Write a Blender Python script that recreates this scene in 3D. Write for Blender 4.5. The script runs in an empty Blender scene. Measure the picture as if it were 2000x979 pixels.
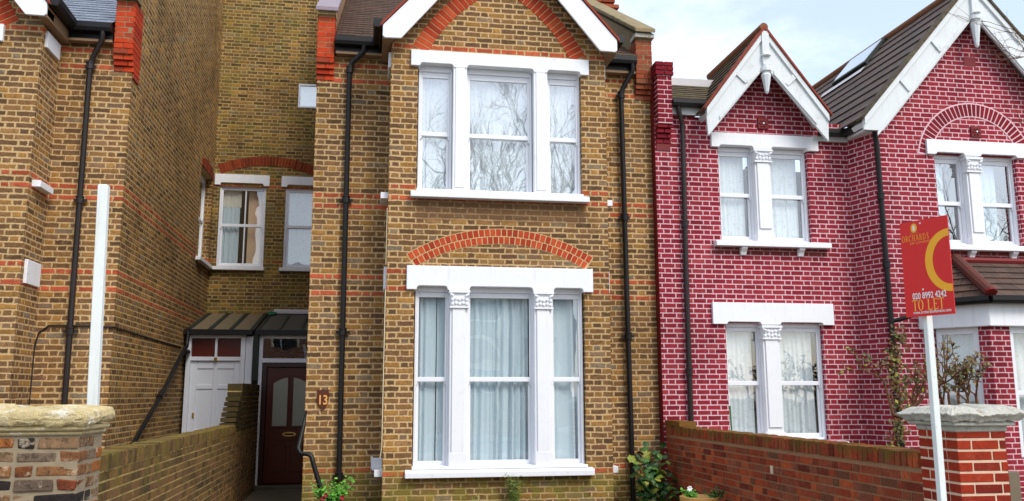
import bpy, math, random
from mathutils import Vector, Matrix, noise
RND = random.Random(7)
scn = bpy.context.scene
C = scn.collection

# ------------------------------------------------------------------ node helpers
class S:
    """a socket with arithmetic: every operation adds one Math node"""
    def __init__(s, nt, sock): s.nt, s.k = nt, sock
    def op(s, o, *a, clamp=False):
        n = s.nt.nodes.new('ShaderNodeMath'); n.operation = o; n.use_clamp = clamp
        for i, v in enumerate((s,) + a):
            if isinstance(v, S): s.nt.links.new(v.k, n.inputs[i])
            else: n.inputs[i].default_value = v
        return S(s.nt, n.outputs[0])
    def __add__(s, o): return s.op('ADD', o)
    def __sub__(s, o): return s.op('SUBTRACT', o)
    def __mul__(s, o): return s.op('MULTIPLY', o)
    def __truediv__(s, o): return s.op('DIVIDE', o)
    def floor(s): return s.op('FLOOR')
    def fract(s): return s.op('FRACT')
    def gt(s, o): return s.op('GREATER_THAN', o)
    def lt(s, o): return s.op('LESS_THAN', o)
    def mn(s, o): return s.op('MINIMUM', o)
    def mx(s, o): return s.op('MAXIMUM', o)
    def clamp(s): return s.op('ADD', 0.0, clamp=True)
    def ramp(s, a, b):
        n = s.nt.nodes.new('ShaderNodeMapRange'); n.interpolation_type = 'SMOOTHSTEP'
        s.nt.links.new(s.k, n.inputs[0]); n.inputs[1].default_value = a; n.inputs[2].default_value = b
        return S(s.nt, n.outputs[0])

def new_mat(name):
    m = bpy.data.materials.new(name); m.use_nodes = True
    nt = m.node_tree
    return m, nt, nt.nodes['Principled BSDF']

def xyz(nt, sock):
    n = nt.nodes.new('ShaderNodeSeparateXYZ'); nt.links.new(sock, n.inputs[0])
    return [S(nt, n.outputs[i]) for i in range(3)]
def vec(nt, a, b, c=0.0):
    n = nt.nodes.new('ShaderNodeCombineXYZ')
    for i, v in enumerate((a, b, c)):
        if isinstance(v, S): nt.links.new(v.k, n.inputs[i])
        else: n.inputs[i].default_value = v
    return n.outputs[0]
def noise_tex(nt, vsock, scale, detail=3.0, rough=0.55, out='Fac'):
    n = nt.nodes.new('ShaderNodeTexNoise'); n.inputs['Scale'].default_value = scale
    n.inputs['Detail'].default_value = detail; n.inputs['Roughness'].default_value = rough
    if vsock is not None: nt.links.new(vsock, n.inputs['Vector'])
    return S(nt, n.outputs[out])
def white(nt, vsock):
    n = nt.nodes.new('ShaderNodeTexWhiteNoise'); n.noise_dimensions = '3D'
    nt.links.new(vsock, n.inputs['Vector']); return S(nt, n.outputs['Value'])
def colramp(nt, fac, stops, interp='LINEAR'):
    n = nt.nodes.new('ShaderNodeValToRGB'); r = n.color_ramp; r.interpolation = interp
    while len(r.elements) > 1: r.elements.remove(r.elements[-1])
    r.elements[0].position = stops[0][0]; r.elements[0].color = (*stops[0][1], 1)
    for p, c in stops[1:]:
        e = r.elements.new(p); e.color = (*c, 1)
    nt.links.new(fac.k, n.inputs[0]); return n.outputs[0]
def mix(nt, fac, a, b, mode='MIX'):
    n = nt.nodes.new('ShaderNodeMix'); n.data_type = 'RGBA'; n.blend_type = mode
    for i, v in ((0, fac), (6, a), (7, b)):
        if isinstance(v, S): nt.links.new(v.k, n.inputs[i])
        elif isinstance(v, (int, float)): n.inputs[i].default_value = v
        elif isinstance(v, tuple): n.inputs[i].default_value = (*v, 1)
        else: nt.links.new(v, n.inputs[i])
    return n.outputs[2]
def bump(nt, bsdf, h, strength, dist):
    n = nt.nodes.new('ShaderNodeBump'); n.inputs['Strength'].default_value = strength
    n.inputs['Distance'].default_value = dist
    nt.links.new(h.k, n.inputs['Height']); nt.links.new(n.outputs[0], bsdf.inputs['Normal'])
def geom(nt):
    g = nt.nodes.new('ShaderNodeNewGeometry'); return g.outputs
def srgb(r, g, b):
    f = lambda c: (c/255/12.92) if c <= 10 else ((c/255+0.055)/1.055)**2.4
    return (f(r), f(g), f(b))

# ------------------------------------------------------------------ materials
def brick_mat(name, rows=(), palette=None, mortar=(.36,.25,.14), red=(.44,.085,.038), h=.075, z0=.06,
              st=.225, hd=.1125, joint=.020, wob=.017, moss=None, soot=.25, jit=.0, bumpd=.006, var=.5, low=None, mvar=.35, stain=(), soft=.0065, smear=1.2):
    m, nt, b = new_mat(name)
    g = geom(nt); P = g['Position']; nx, ny, nz = xyz(nt, g['Normal'])
    x, y, z = xyz(nt, P)
    w1 = noise_tex(nt, P, 9.0, 2.0, .5, 'Color'); wx, wy, wz = xyz(nt, w1.k)
    u = x*(ny*-1.0) + y*nx + (wx-.5)*wob*2.2
    zz = z + (wy-.5)*wob
    q = (zz - z0)/h
    row = q.floor(); v = q.fract()*h
    per = st+hd
    off = (row*.5).fract()*per + white(nt, vec(nt, row, 7.0))*jit
    t_ = (u+off)/per
    idx = t_.floor(); t = t_.fract()*per
    isH = t.gt(st)
    a = t - isH*st
    w = isH*(hd-st) + st
    du = a.mn(w-a); dv = v.mn(v*-1.0 + h)
    jn = noise_tex(nt, P, 38.0, 2.0, .6)
    d = du.mn(dv) + (jn-.5)*wob*1.1 + (noise_tex(nt, P, 2.6, 3.0, .6)-.5)*wob*.9
    mask = d.ramp(joint*.5-soft, joint*.5+soft)
    idv = vec(nt, idx*2.0+isH, row, 3.0)
    rn = white(nt, idv); rn2 = white(nt, vec(nt, idx*2.0+isH, row, 11.0))
    base = colramp(nt, rn, palette)
    # inside-brick mottling: burnt patches and pale faces
    n1 = noise_tex(nt, P, 22.0, 4.0, .65); n2 = noise_tex(nt, P, 90.0, 3.0, .7)
    k = (n1-.5)*var*1.8 + (n2-.5)*var + (rn2-.5)*var*.7 + 1.0
    base = mix(nt, 1.0, base, vec(nt, k, k, k), 'MULTIPLY')
    if rows:
        bm_ = None
        for r in rows:
            e = row.op('COMPARE', float(r), .3)
            bm_ = e if bm_ is None else bm_.mx(e)
        kr = (n1-.5)*.5 + (rn2-.5)*.55 + 1.0
        redc = mix(nt, 1.0, red, vec(nt, kr, kr, kr), 'MULTIPLY')
        base = mix(nt, bm_, base, redc)
    if smear:      # burnt faces, chips and lime smears across the bricks
        n3 = noise_tex(nt, P, 34.0, 5.0, .75); n4 = noise_tex(nt, P, 13.0, 4.0, .7)
        base = mix(nt, n3.ramp(.52, .66)*.55*smear, base, (.07,.045,.026))
        base = mix(nt, (n4*.5+n2*.5).ramp(.55, .68)*.55*smear, base, mortar)
    mk = (n2-.5)*mvar*1.6 + (n1-.5)*mvar + 1.0
    mc = mix(nt, 1.0, mortar, vec(nt, mk, mk, mk), 'MULTIPLY')
    col = mix(nt, mask, mc, base)
    big = noise_tex(nt, P, .9, 5.0, .6)
    big2 = noise_tex(nt, P, .45, 4.0, .55)
    sk = (big.ramp(.42, .72))*-soot + 1.0 + (big2-.5)*.7
    drip = noise_tex(nt, vec(nt, u*3.2, z*.35, x*0.0), 1.0, 5.0, .65).ramp(.5, .72)
    sk = sk - drip*soot*.5
    col = mix(nt, 1.0, col, vec(nt, sk, sk, sk), 'MULTIPLY')
    if moss:                       # (colour, amount)
        mn_ = noise_tex(nt, P, 1.7, 6.0, .7).ramp(.62-moss[1]*.3, .72)
        mh = noise_tex(nt, P, 30.0, 3.0, .7).ramp(.3, .6)
        col = mix(nt, mn_*mh*moss[2], col, moss[0])
    if low:                        # green algae on the damp brickwork near the ground: (colour, height)
        lf = ((z*-1.0+low[1]) + (big-.5)*.9).ramp(-.05, .35)*noise_tex(nt, P, 6.0, 5.0, .7).ramp(.35, .6)*.6
        col = mix(nt, lf, col, low[0])
    for (x0, x1, za, zb, c, s) in stain:   # a repaired / soot-stained patch with its own outline
        e = noise_tex(nt, P, 4.0, 4.0, .7)
        f = (x.ramp(x0-.05, x0+.05))*(x.ramp(x1-.05, x1+.05)*-1.0+1.0)*(z+(e-.5)*.15).ramp(za-.03, za+.03)*((z+(e-.5)*.05).ramp(zb-.03, zb+.03)*-1.0+1.0)
        col = mix(nt, f*s*(n1.ramp(.25, .6)*.5+.5), col, c)
    nt.links.new(col, b.inputs['Base Color'])
    b.inputs['Roughness'].default_value = .92
    b.inputs['Specular IOR Level'].default_value = .2
    hh = mask*(rn2*.35+.65) + n2*.35 + n1*.25
    bump(nt, b, hh, 1.0, bumpd)
    return m

YEL = [(0.0,srgb(92,68,46)),(.12,srgb(106,78,52)),(.28,srgb(120,86,54)),(.45,srgb(134,96,58)),(.56,srgb(118,86,62)),(.68,srgb(150,108,58)),(.8,srgb(162,118,62)),(.88,srgb(138,104,76)),(.94,srgb(128,112,90)),(1.0,srgb(112,74,52))]
YMORT = srgb(196,164,118)
MAIN_ROWS = (56,54,41,38,7,81,78)
M = {}
M['yel'] = brick_mat('yellow_stock_brick', MAIN_ROWS, YEL, YMORT, low=(srgb(120,116,44), .75), stain=((-.6,-.15,.2,1.0,srgb(96,80,40),.3),))
M['bay'] = brick_mat('yellow_stock_brick_of_bays', (56,54,41,38,7,82), YEL, YMORT, low=(srgb(124,120,44), .8),
                     stain=((.55,2.85,3.86,4.135,srgb(104,76,54),.75),))
M['lbay'] = brick_mat('yellow_stock_brick_of_next_bay', (56,54,41,38,7,84,81), YEL, YMORT)
M['side'] = brick_mat('sooty_yellow_flank_brick', (56,54,41,38), [(p,(c[0]*1.0,c[1]*1.0,c[2]*1.0)) for p,c in YEL], srgb(182,152,100), soot=.4, var=.8, moss=(srgb(104,98,50),.4,.5), red=(.40,.075,.036))
M['rear'] = brick_mat('mossy_rear_brick', (79,77,56), [(p,(c[0]*.95,c[1]*1.0,c[2]*.9)) for p,c in YEL], srgb(172,148,96), soot=.4, var=.8, moss=(srgb(110,112,46),.7,.6))
PINK = [(0,srgb(124,30,42)),(.3,srgb(140,36,50)),(.6,srgb(150,42,56)),(.85,srgb(142,44,52)),(1,srgb(164,62,68))]
PM = srgb(220,178,184)
M['pink'] = brick_mat('painted_maroon_brick', (), PINK, PM, h=.0712, z0=.02, st=.2, hd=.102, joint=.0146, wob=.0065, soft=.0034, smear=.3, stain=((4.9,6.65,3.585,3.70,srgb(88,52,36),.6),(8.1,9.7,3.55,3.66,srgb(88,52,36),.6)), soot=.28, var=.34, mvar=.25, jit=.0, bumpd=.003)
M['oppo'] = brick_mat('opposite_red_brick', (), [(0,srgb(120,60,44)),(.5,srgb(150,80,56)),(1,srgb(170,110,80))], srgb(170,150,130))

def isl_mat(name, palette, var=.4, rough=.9, moss=None, bumpd=.004, nscale=24.0, spec=.2, smear=None):
    """bricks, slates or stones built one by one: the tint changes from piece to piece"""
    m, nt, b = new_mat(name)
    g = geom(nt); P = g['Position']
    r = S(nt, g['Random Per Island'])
    base = colramp(nt, r, palette)
    n1 = noise_tex(nt, P, nscale, 5.0, .65); n2 = noise_tex(nt, P, nscale*4.5, 3.0, .7)
    k = (n1-.5)*var*2.0 + (n2-.5)*var + 1.0
    col = mix(nt, 1.0, base, vec(nt, k, k, k), 'MULTIPLY')
    if smear:
        n3 = noise_tex(nt, P, nscale*1.4, 6.0, .75); n4 = noise_tex(nt, P, nscale*.6, 5.0, .75)
        col = mix(nt, n3.ramp(.5, .64)*smear[2], col, smear[1])
        col = mix(nt, n4.ramp(.56, .64)*smear[3], col, smear[0])
    if moss:
        x, y, z = xyz(nt, P)
        mm = (noise_tex(nt, P, 5.0, 6.0, .7) + (z-moss[1])*moss[2]).ramp(.45, .62)*moss[3]
        col = mix(nt, mm, col, moss[0])
    nt.links.new(col, b.inputs['Base Color']); b.inputs['Roughness'].default_value = rough
    b.inputs['Specular IOR Level'].default_value = spec
    bump(nt, b, n1*.6+n2*.4, .9, bumpd)
    return m
M['redarch'] = isl_mat('red_rubbed_brick', [(0,srgb(142,52,32)),(.5,srgb(170,62,36)),(1,srgb(186,82,48))], .35)
M['reararch'] = isl_mat('dull_red_brick', [(0,srgb(104,42,24)),(.5,srgb(128,52,28)),(1,srgb(140,64,34))], .35)
M['pinkarch'] = isl_mat('painted_arch_brick', [(0,srgb(108,22,34)),(1,srgb(130,30,40))], .2)
M['kneel'] = isl_mat('bright_red_brick', [(0,srgb(158,50,26)),(.4,srgb(188,64,32)),(.8,srgb(176,74,44)),(1,srgb(140,60,42))], .4)
M['kneel2'] = isl_mat('weathered_red_brick', [(0,srgb(124,58,38)),(.5,srgb(150,76,50)),(1,srgb(134,84,60))], .4)
M['rpier'] = isl_mat('orange_red_pier_brick', [(0,srgb(128,38,22)),(.4,srgb(152,46,26)),(.8,srgb(164,56,32)),(1,srgb(114,32,22))], .35, smear=(srgb(190,120,90),(.1,.02,.012),.5,.12))
M['lpier'] = isl_mat('reclaimed_mixed_brick', [(0,srgb(44,38,36)),(.24,srgb(60,50,44)),(.32,srgb(150,84,40)),(.45,srgb(172,104,46)),(.55,srgb(120,60,38)),(.68,srgb(142,104,66)),(.8,srgb(132,112,92)),(.88,srgb(66,52,46)),(1,srgb(164,98,46))], .7, nscale=18.0, bumpd=.016, smear=(srgb(196,178,156),(.03,.022,.018),.7,.6))
M['lwall'] = isl_mat('mossy_yellow_brick', [(0,srgb(74,60,38)),(.3,srgb(108,82,50)),(.55,srgb(130,98,56)),(.8,srgb(116,82,60)),(1,srgb(90,76,44))], .6, moss=(srgb(112,100,40),.98,.45,.6), smear=(srgb(168,142,92),(.04,.03,.016),.6,.35))
M['lwall_dark'] = isl_mat('shaded_dark_brick', [(0,srgb(56,48,26)),(.5,srgb(78,66,36)),(1,srgb(66,52,34))], .6)  # dark brown brick of the raised wall end, its shade put into the colour
M['rwall'] = isl_mat('dark_red_wall_brick', [(0,srgb(100,38,26)),(.2,srgb(138,58,36)),(.45,srgb(158,64,36)),(.62,srgb(180,88,48)),(.78,srgb(130,72,52)),(.9,srgb(152,66,42)),(1,srgb(104,66,46))], .5, moss=(srgb(92,84,32),1.10,1.6,.7), smear=(srgb(150,112,84),(.045,.018,.012),.55,.35))

def plain(name, col, rough=.6, var=.08, scale=6.0, spec=.35, metal=0.0, bumpd=0.0, dirt=None, streak=0.0):
    m, nt, b = new_mat(name)
    g = geom(nt); P = g['Position']
    n1 = noise_tex(nt, P, scale, 5.0, .65); n2 = noise_tex(nt, P, scale*12, 3.0, .6)
    k = (n1-.5)*var*2.0 + (n2-.5)*var + 1.0
    c = mix(nt, 1.0, col, vec(nt, k, k, k), 'MULTIPLY')
    if dirt:
        c = mix(nt, noise_tex(nt, P, dirt[2], 6.0, .75).ramp(dirt[3], dirt[3]+.14)*dirt[1], c, dirt[0])
    if streak:
        x, y, z = xyz(nt, P)
        st1 = noise_tex(nt, vec(nt, x*16.0, y*16.0, z*1.4), 1.0, 5.0, .7).ramp(.5, .75)
        st2 = noise_tex(nt, P, 26.0, 4.0, .75).ramp(.62, .68)
        c = mix(nt, (st1*.6+st2*.8).clamp()*streak, c, (.30,.27,.22))
    nt.links.new(c, b.inputs['Base Color'])
    b.inputs['Roughness'].default_value = rough; b.inputs['Specular IOR Level'].default_value = spec
    b.inputs['Metallic'].default_value = metal
    if bumpd: bump(nt, b, n1*.6+n2*.4, .8, bumpd)
    return m
M['white'] = plain('white_painted_masonry', (.80,.81,.84), .6, .035, 3.0, bumpd=.004, dirt=(srgb(176,170,158),.35,3.5,.6), streak=.22)
M['upvc'] = plain('white_window_frame', (.79,.80,.84), .35, .015, 3.0)
M['head'] = plain('off_white_head', (.70,.69,.67), .6, .03, 3.0)
M['barge'] = plain('weathered_white_bargeboard', (.68,.71,.72), .6, .06, 3.0, bumpd=.003, dirt=(srgb(170,166,150),.5,2.2,.56), streak=.3)
M['black'] = plain('black_painted_iron', (.009,.008,.008), .42, .3, 8.0, spec=.3)
M['brownpipe'] = plain('brown_black_painted_pipe', (.018,.012,.011), .36, .3, 8.0, spec=.4)
M['soffit'] = plain('tan_soffit_board', srgb(140,112,84), .7, .15, 5.0)
M['mortar_tan'] = plain('tan_mortar', YMORT, .95, .2, 20.0, bumpd=.003)
M['mortar_grey'] = plain('grey_lime_mortar', srgb(150,134,110), .95, .35, 16.0, bumpd=.006)
M['mortar_white'] = plain('white_pointing', srgb(216,186,160), .9, .2, 16.0, bumpd=.004, dirt=(srgb(198,170,140),.6,5,.55))
M['mortar_dark'] = plain('dull_mortar', srgb(190,166,104), .95, .25, 16.0, bumpd=.004, dirt=(srgb(110,104,52),.6,5,.5))
M['mortar_brown'] = plain('brown_mortar', srgb(150,112,80), .95, .25, 16.0, bumpd=.004)
M['mortar_pink'] = plain('pink_white_paint_line', PM, .8, .06, 16.0)
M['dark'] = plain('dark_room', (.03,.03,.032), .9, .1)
M['coping'] = plain('weathered_coping_stone', srgb(138,122,92), .95, .25, 7.0, bumpd=.01, dirt=(srgb(96,94,54),.7,4,.5))
M['slateslab'] = plain('grey_slate_slab', srgb(142,128,136), .7, .2, 6.0)
M['capstone'] = plain('flaking_pier_cap_stone', srgb(204,184,136), .95, .35, 12.0, bumpd=.03, dirt=(srgb(232,226,210),.9,7,.52))
M['capstone2'] = plain('grey_white_pier_cap_stone', srgb(196,194,182), .95, .3, 14.0, bumpd=.03, dirt=(srgb(140,128,104),.8,9,.54))
M['doorwhite'] = plain('white_door_paint', (.76,.79,.85), .5, .04, 3.0)
M['doorbrown'] = plain('dark_mahogany_door', srgb(50,20,12), .35, .3, 7.0, spec=.45)
M['doorbrown2'] = plain('mahogany_door_panel', srgb(78,29,17), .28, .3, 7.0, spec=.45)
M['redglass'] = plain('dark_red_fanlight', srgb(84,26,18), .25, .3, 5.0, spec=.6)
M['brass'] = plain('polished_brass', (.75,.5,.16), .3, .05, metal=.9)
M['gold'] = plain('gold_numerals', srgb(222,160,90), .4, .05)
M['plaque'] = plain('brown_plaque', srgb(84,40,20), .45, .2)
M['felt'] = plain('grey_canopy_felt', srgb(84,80,70), .8, .2, 4.0)
M['slat'] = plain('pale_canopy_glazing', srgb(122,108,84), .55, .15, 4.0)
M['dkgreen'] = plain('dark_green_frame', srgb(34,44,36), .6, .2)
M['pot'] = plain('yellow_glazed_pot', srgb(196,150,84), .5, .12, 5.0)
M['soil'] = plain('dark_soil', (.03,.022,.015), .95, .4, 20, bumpd=.01)
M['maroon'] = plain('maroon_paint', srgb(112,20,24), .6, .15)
M['tilered'] = plain('red_verge_tile_edge', srgb(136,58,40), .85, .3, 12.0, bumpd=.004, dirt=(srgb(196,128,70),.5,4,.58))
M['ridge'] = plain('terracotta_ridge_tile', srgb(128,84,56), .85, .25, 10.0, bumpd=.004)
M['postwhite'] = plain('white_timber_post', (.76,.80,.78), .6, .06, 5.0, bumpd=.003, streak=.35)
M['cane'] = plain('green_garden_cane', srgb(66,110,66), .6, .1)
M['wood'] = plain('grey_weathered_timber', srgb(120,108,90), .9, .2, 9.0)
M['bark'] = plain('grey_brown_bark', srgb(96,82,66), .95, .3, 9.0, bumpd=.01)
M['twig'] = plain('brown_twig', srgb(100,66,44), .85, .3, 9.0)
M['hip'] = plain('worn_red_brown_hip_tile', srgb(92,50,42), .85, .35, 9.0, bumpd=.004, dirt=(srgb(120,36,34),.6,5,.55))
M['lead'] = plain('pale_lead_flashing', srgb(206,202,202), .5, .1, 4.0)
M['signred'] = plain('red_sign_face', srgb(222,36,32), .45, .03, 3.0)
M['signyellow'] = plain('amber_sign_ink', srgb(250,176,40), .5, .02)
M['signorange'] = plain('orange_sign_ink', srgb(255,172,70), .5, .02)
M['signwhite'] = plain('white_sign_ink', (.82,.8,.78), .5, .02)
M['paving'] = plain('dark_path_paving', srgb(88,78,62), .9, .25, 4.0, bumpd=.006, dirt=(srgb(70,72,44),.6,3,.5))
M['asphalt'] = plain('road_asphalt', (.05,.05,.052), .9, .2, 40.0, bumpd=.004)
M['pavement'] = plain('grey_pavement_slabs', srgb(140,136,128), .9, .15, 5.0, bumpd=.004)
M['kerb'] = plain('granite_kerb', srgb(150,148,144), .85, .15, 15.0)
M['linemark'] = plain('white_road_paint', (.7,.7,.68), .7, .15, 15.0)
M['earth'] = plain('bare_earth_ground', srgb(84,76,52), .95, .3, 2.0, bumpd=.01, dirt=(srgb(70,84,36),.8,1.5,.48))
M['stucco'] = plain('cream_stucco', srgb(214,196,164), .8, .08, 3.0)

def slate_mat(name, palette, rh, tw, var=.3, rough=.55, spec=.4, moss=None, gap=.006):
    m, nt, b = new_mat(name)
    g = geom(nt); P = g['Position']; x, y, z = xyz(nt, P); nx, ny, nz = xyz(nt, g['Normal'])
    hl = (nx*nx+ny*ny).op('SQRT').mx(.05)
    u = (x*(ny*-1.0)+y*nx)/hl
    v = z/hl
    q = v/rh; row = q.floor(); vf = q.fract()
    t = u/tw + (row*.5).fract() + white(nt, vec(nt, row, 2.0))*.12
    idx = t.floor(); tf = t.fract()
    rn = white(nt, vec(nt, idx, row, 5.0))
    base = colramp(nt, rn, palette)
    n1 = noise_tex(nt, P, 9.0, 5.0, .7); n2 = noise_tex(nt, P, 60.0, 3.0, .7)
    k = (n1-.5)*var*2.0+(n2-.5)*var+1.0
    col = mix(nt, 1.0, base, vec(nt, k, k, k), 'MULTIPLY')
    edge = (tf.mn(tf*-1.0+1.0)*tw).ramp(gap*.3, gap)*((vf*rh).ramp(gap*.4, gap*1.6))
    col = mix(nt, edge, (.012,.011,.010), col)
    if moss: col = mix(nt, noise_tex(nt, P, 3.5, 6.0, .75).ramp(.5, .62)*moss[1], col, moss[0])
    nt.links.new(col, b.inputs['Base Color']); b.inputs['Roughness'].default_value = rough
    b.inputs['Specular IOR Level'].default_value = spec
    bump(nt, b, vf*-.9+edge+n1*.5+rn*.4, .9, .008)
    return m
M['slate_brown'] = slate_mat('brown_purple_slates', [(0,srgb(64,46,40)),(.5,srgb(92,66,58)),(1,srgb(84,68,50))], .10, .2, .5, .85, spec=.15, moss=(srgb(74,66,38),.6))
M['slate_blue'] = slate_mat('blue_grey_slates', [(0,srgb(70,76,92)),(.5,srgb(100,108,124)),(1,srgb(128,134,148))], .11, .2, .3, .35, spec=.7)
M['tile_brown'] = slate_mat('dark_brown_concrete_tiles', [(0,srgb(74,56,48)),(.5,srgb(92,68,56)),(1,srgb(80,66,58))], .25, .24, .2, .7)
M['tile_moss'] = slate_mat('mossy_brown_tiles', [(0,srgb(70,58,44)),(.5,srgb(92,74,54)),(1,srgb(80,70,48))], .12, .18, .4, .85, moss=(srgb(96,92,50),.8))

def glass_mat(name, fac, tint=(.93,.96,.98)):
    m, nt, b = new_mat(name); nt.nodes.remove(b)
    out = nt.nodes['Material Output']
    tr = nt.nodes.new('ShaderNodeBsdfTransparent'); tr.inputs[0].default_value = (*tint, 1)
    gl = nt.nodes.new('ShaderNodeBsdfGlossy'); gl.inputs['Roughness'].default_value = .012
    gl.inputs[0].default_value = (1,1,1,1)
    g = geom(nt)
    nn = noise_tex(nt, g['Position'], 1.3, 2.0, .4)
    bp = nt.nodes.new('ShaderNodeBump'); bp.inputs['Strength'].default_value = .25; bp.inputs['Distance'].default_value = .02
    nt.links.new(nn.k, bp.inputs['Height']); nt.links.new(bp.outputs[0], gl.inputs['Normal'])
    fr = nt.nodes.new('ShaderNodeLayerWeight'); fr.inputs[0].default_value = .5
    f = (S(nt, fr.outputs[1]).op('POWER', 5.0)*.85 + fac).clamp()
    mx = nt.nodes.new('ShaderNodeMixShader')
    nt.links.new(f.k, mx.inputs[0]); nt.links.new(tr.outputs[0], mx.inputs[1]); nt.links.new(gl.outputs[0], mx.inputs[2])
    nt.links.new(mx.outputs[0], out.inputs[0]); return m
M['glass'] = glass_mat('window_glass', .17)
M['glass_up'] = glass_mat('upper_window_glass', .36)
M['skylight'] = glass_mat('rooflight_glass', .6)

def cloth_mat(name, col, var=.12, pattern=0.0):
    m, nt, b = new_mat(name)
    g = geom(nt); P = g['Position']
    n1 = noise_tex(nt, P, 40.0, 2.0, .5)
    k = (n1-.5)*var + 1.0
    if pattern:
        k = k + (noise_tex(nt, P, 18.0, 3.0, .8).ramp(.55, .6))*-pattern
    c = mix(nt, 1.0, col, vec(nt, k, k, k), 'MULTIPLY')
    nt.links.new(c, b.inputs['Base Color']); b.inputs['Roughness'].default_value = .9
    b.inputs['Specular IOR Level'].default_value = .1
    return m
M['curtain'] = cloth_mat('pale_blue_curtain', (.62,.72,.75), .12)
M['net'] = cloth_mat('white_net_curtain', (.66,.70,.70), .1, .16)
M['cream'] = cloth_mat('cream_blind', (.74,.70,.58), .06)

def leaf_mat(name, palette, rough=.45):
    m, nt, b = new_mat(name)
    g = geom(nt); r = S(nt, g['Random Per Island'])
    c = colramp(nt, r, palette)
    n1 = noise_tex(nt, g['Position'], 50.0, 2.0, .5); k = (n1-.5)*.5+1.0
    c = mix(nt, 1.0, c, vec(nt, k, k, k), 'MULTIPLY')
    nt.links.new(c, b.inputs['Base Color']); b.inputs['Roughness'].default_value = rough
    b.inputs['Specular IOR Level'].default_value = .35
    return m
M['leaf_fig'] = leaf_mat('broad_green_leaves', [(0,srgb(30,56,26)),(.5,srgb(48,86,38)),(.82,srgb(74,110,44)),(.92,srgb(122,132,48)),(1,srgb(156,148,50))])
M['leaf_bright'] = leaf_mat('bright_green_leaves', [(0,srgb(60,120,34)),(.6,srgb(92,160,52)),(1,srgb(120,176,66))])
M['leaf_weed'] = leaf_mat('weed_leaves', [(0,srgb(70,92,30)),(.6,srgb(110,124,44)),(1,srgb(134,120,54))])
M['leaf_vine'] = leaf_mat('autumn_vine_leaves', [(0,srgb(58,70,28)),(.35,srgb(84,80,36)),(.6,srgb(104,58,34)),(.85,srgb(110,90,40)),(1,srgb(150,150,50))])
M['petal_red'] = leaf_mat('dark_red_petals', [(0,srgb(110,10,28)),(1,srgb(160,24,44))])
M['petal_white'] = leaf_mat('white_petals', [(0,(.8,.8,.82)),(1,(.85,.85,.85))])

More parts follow.
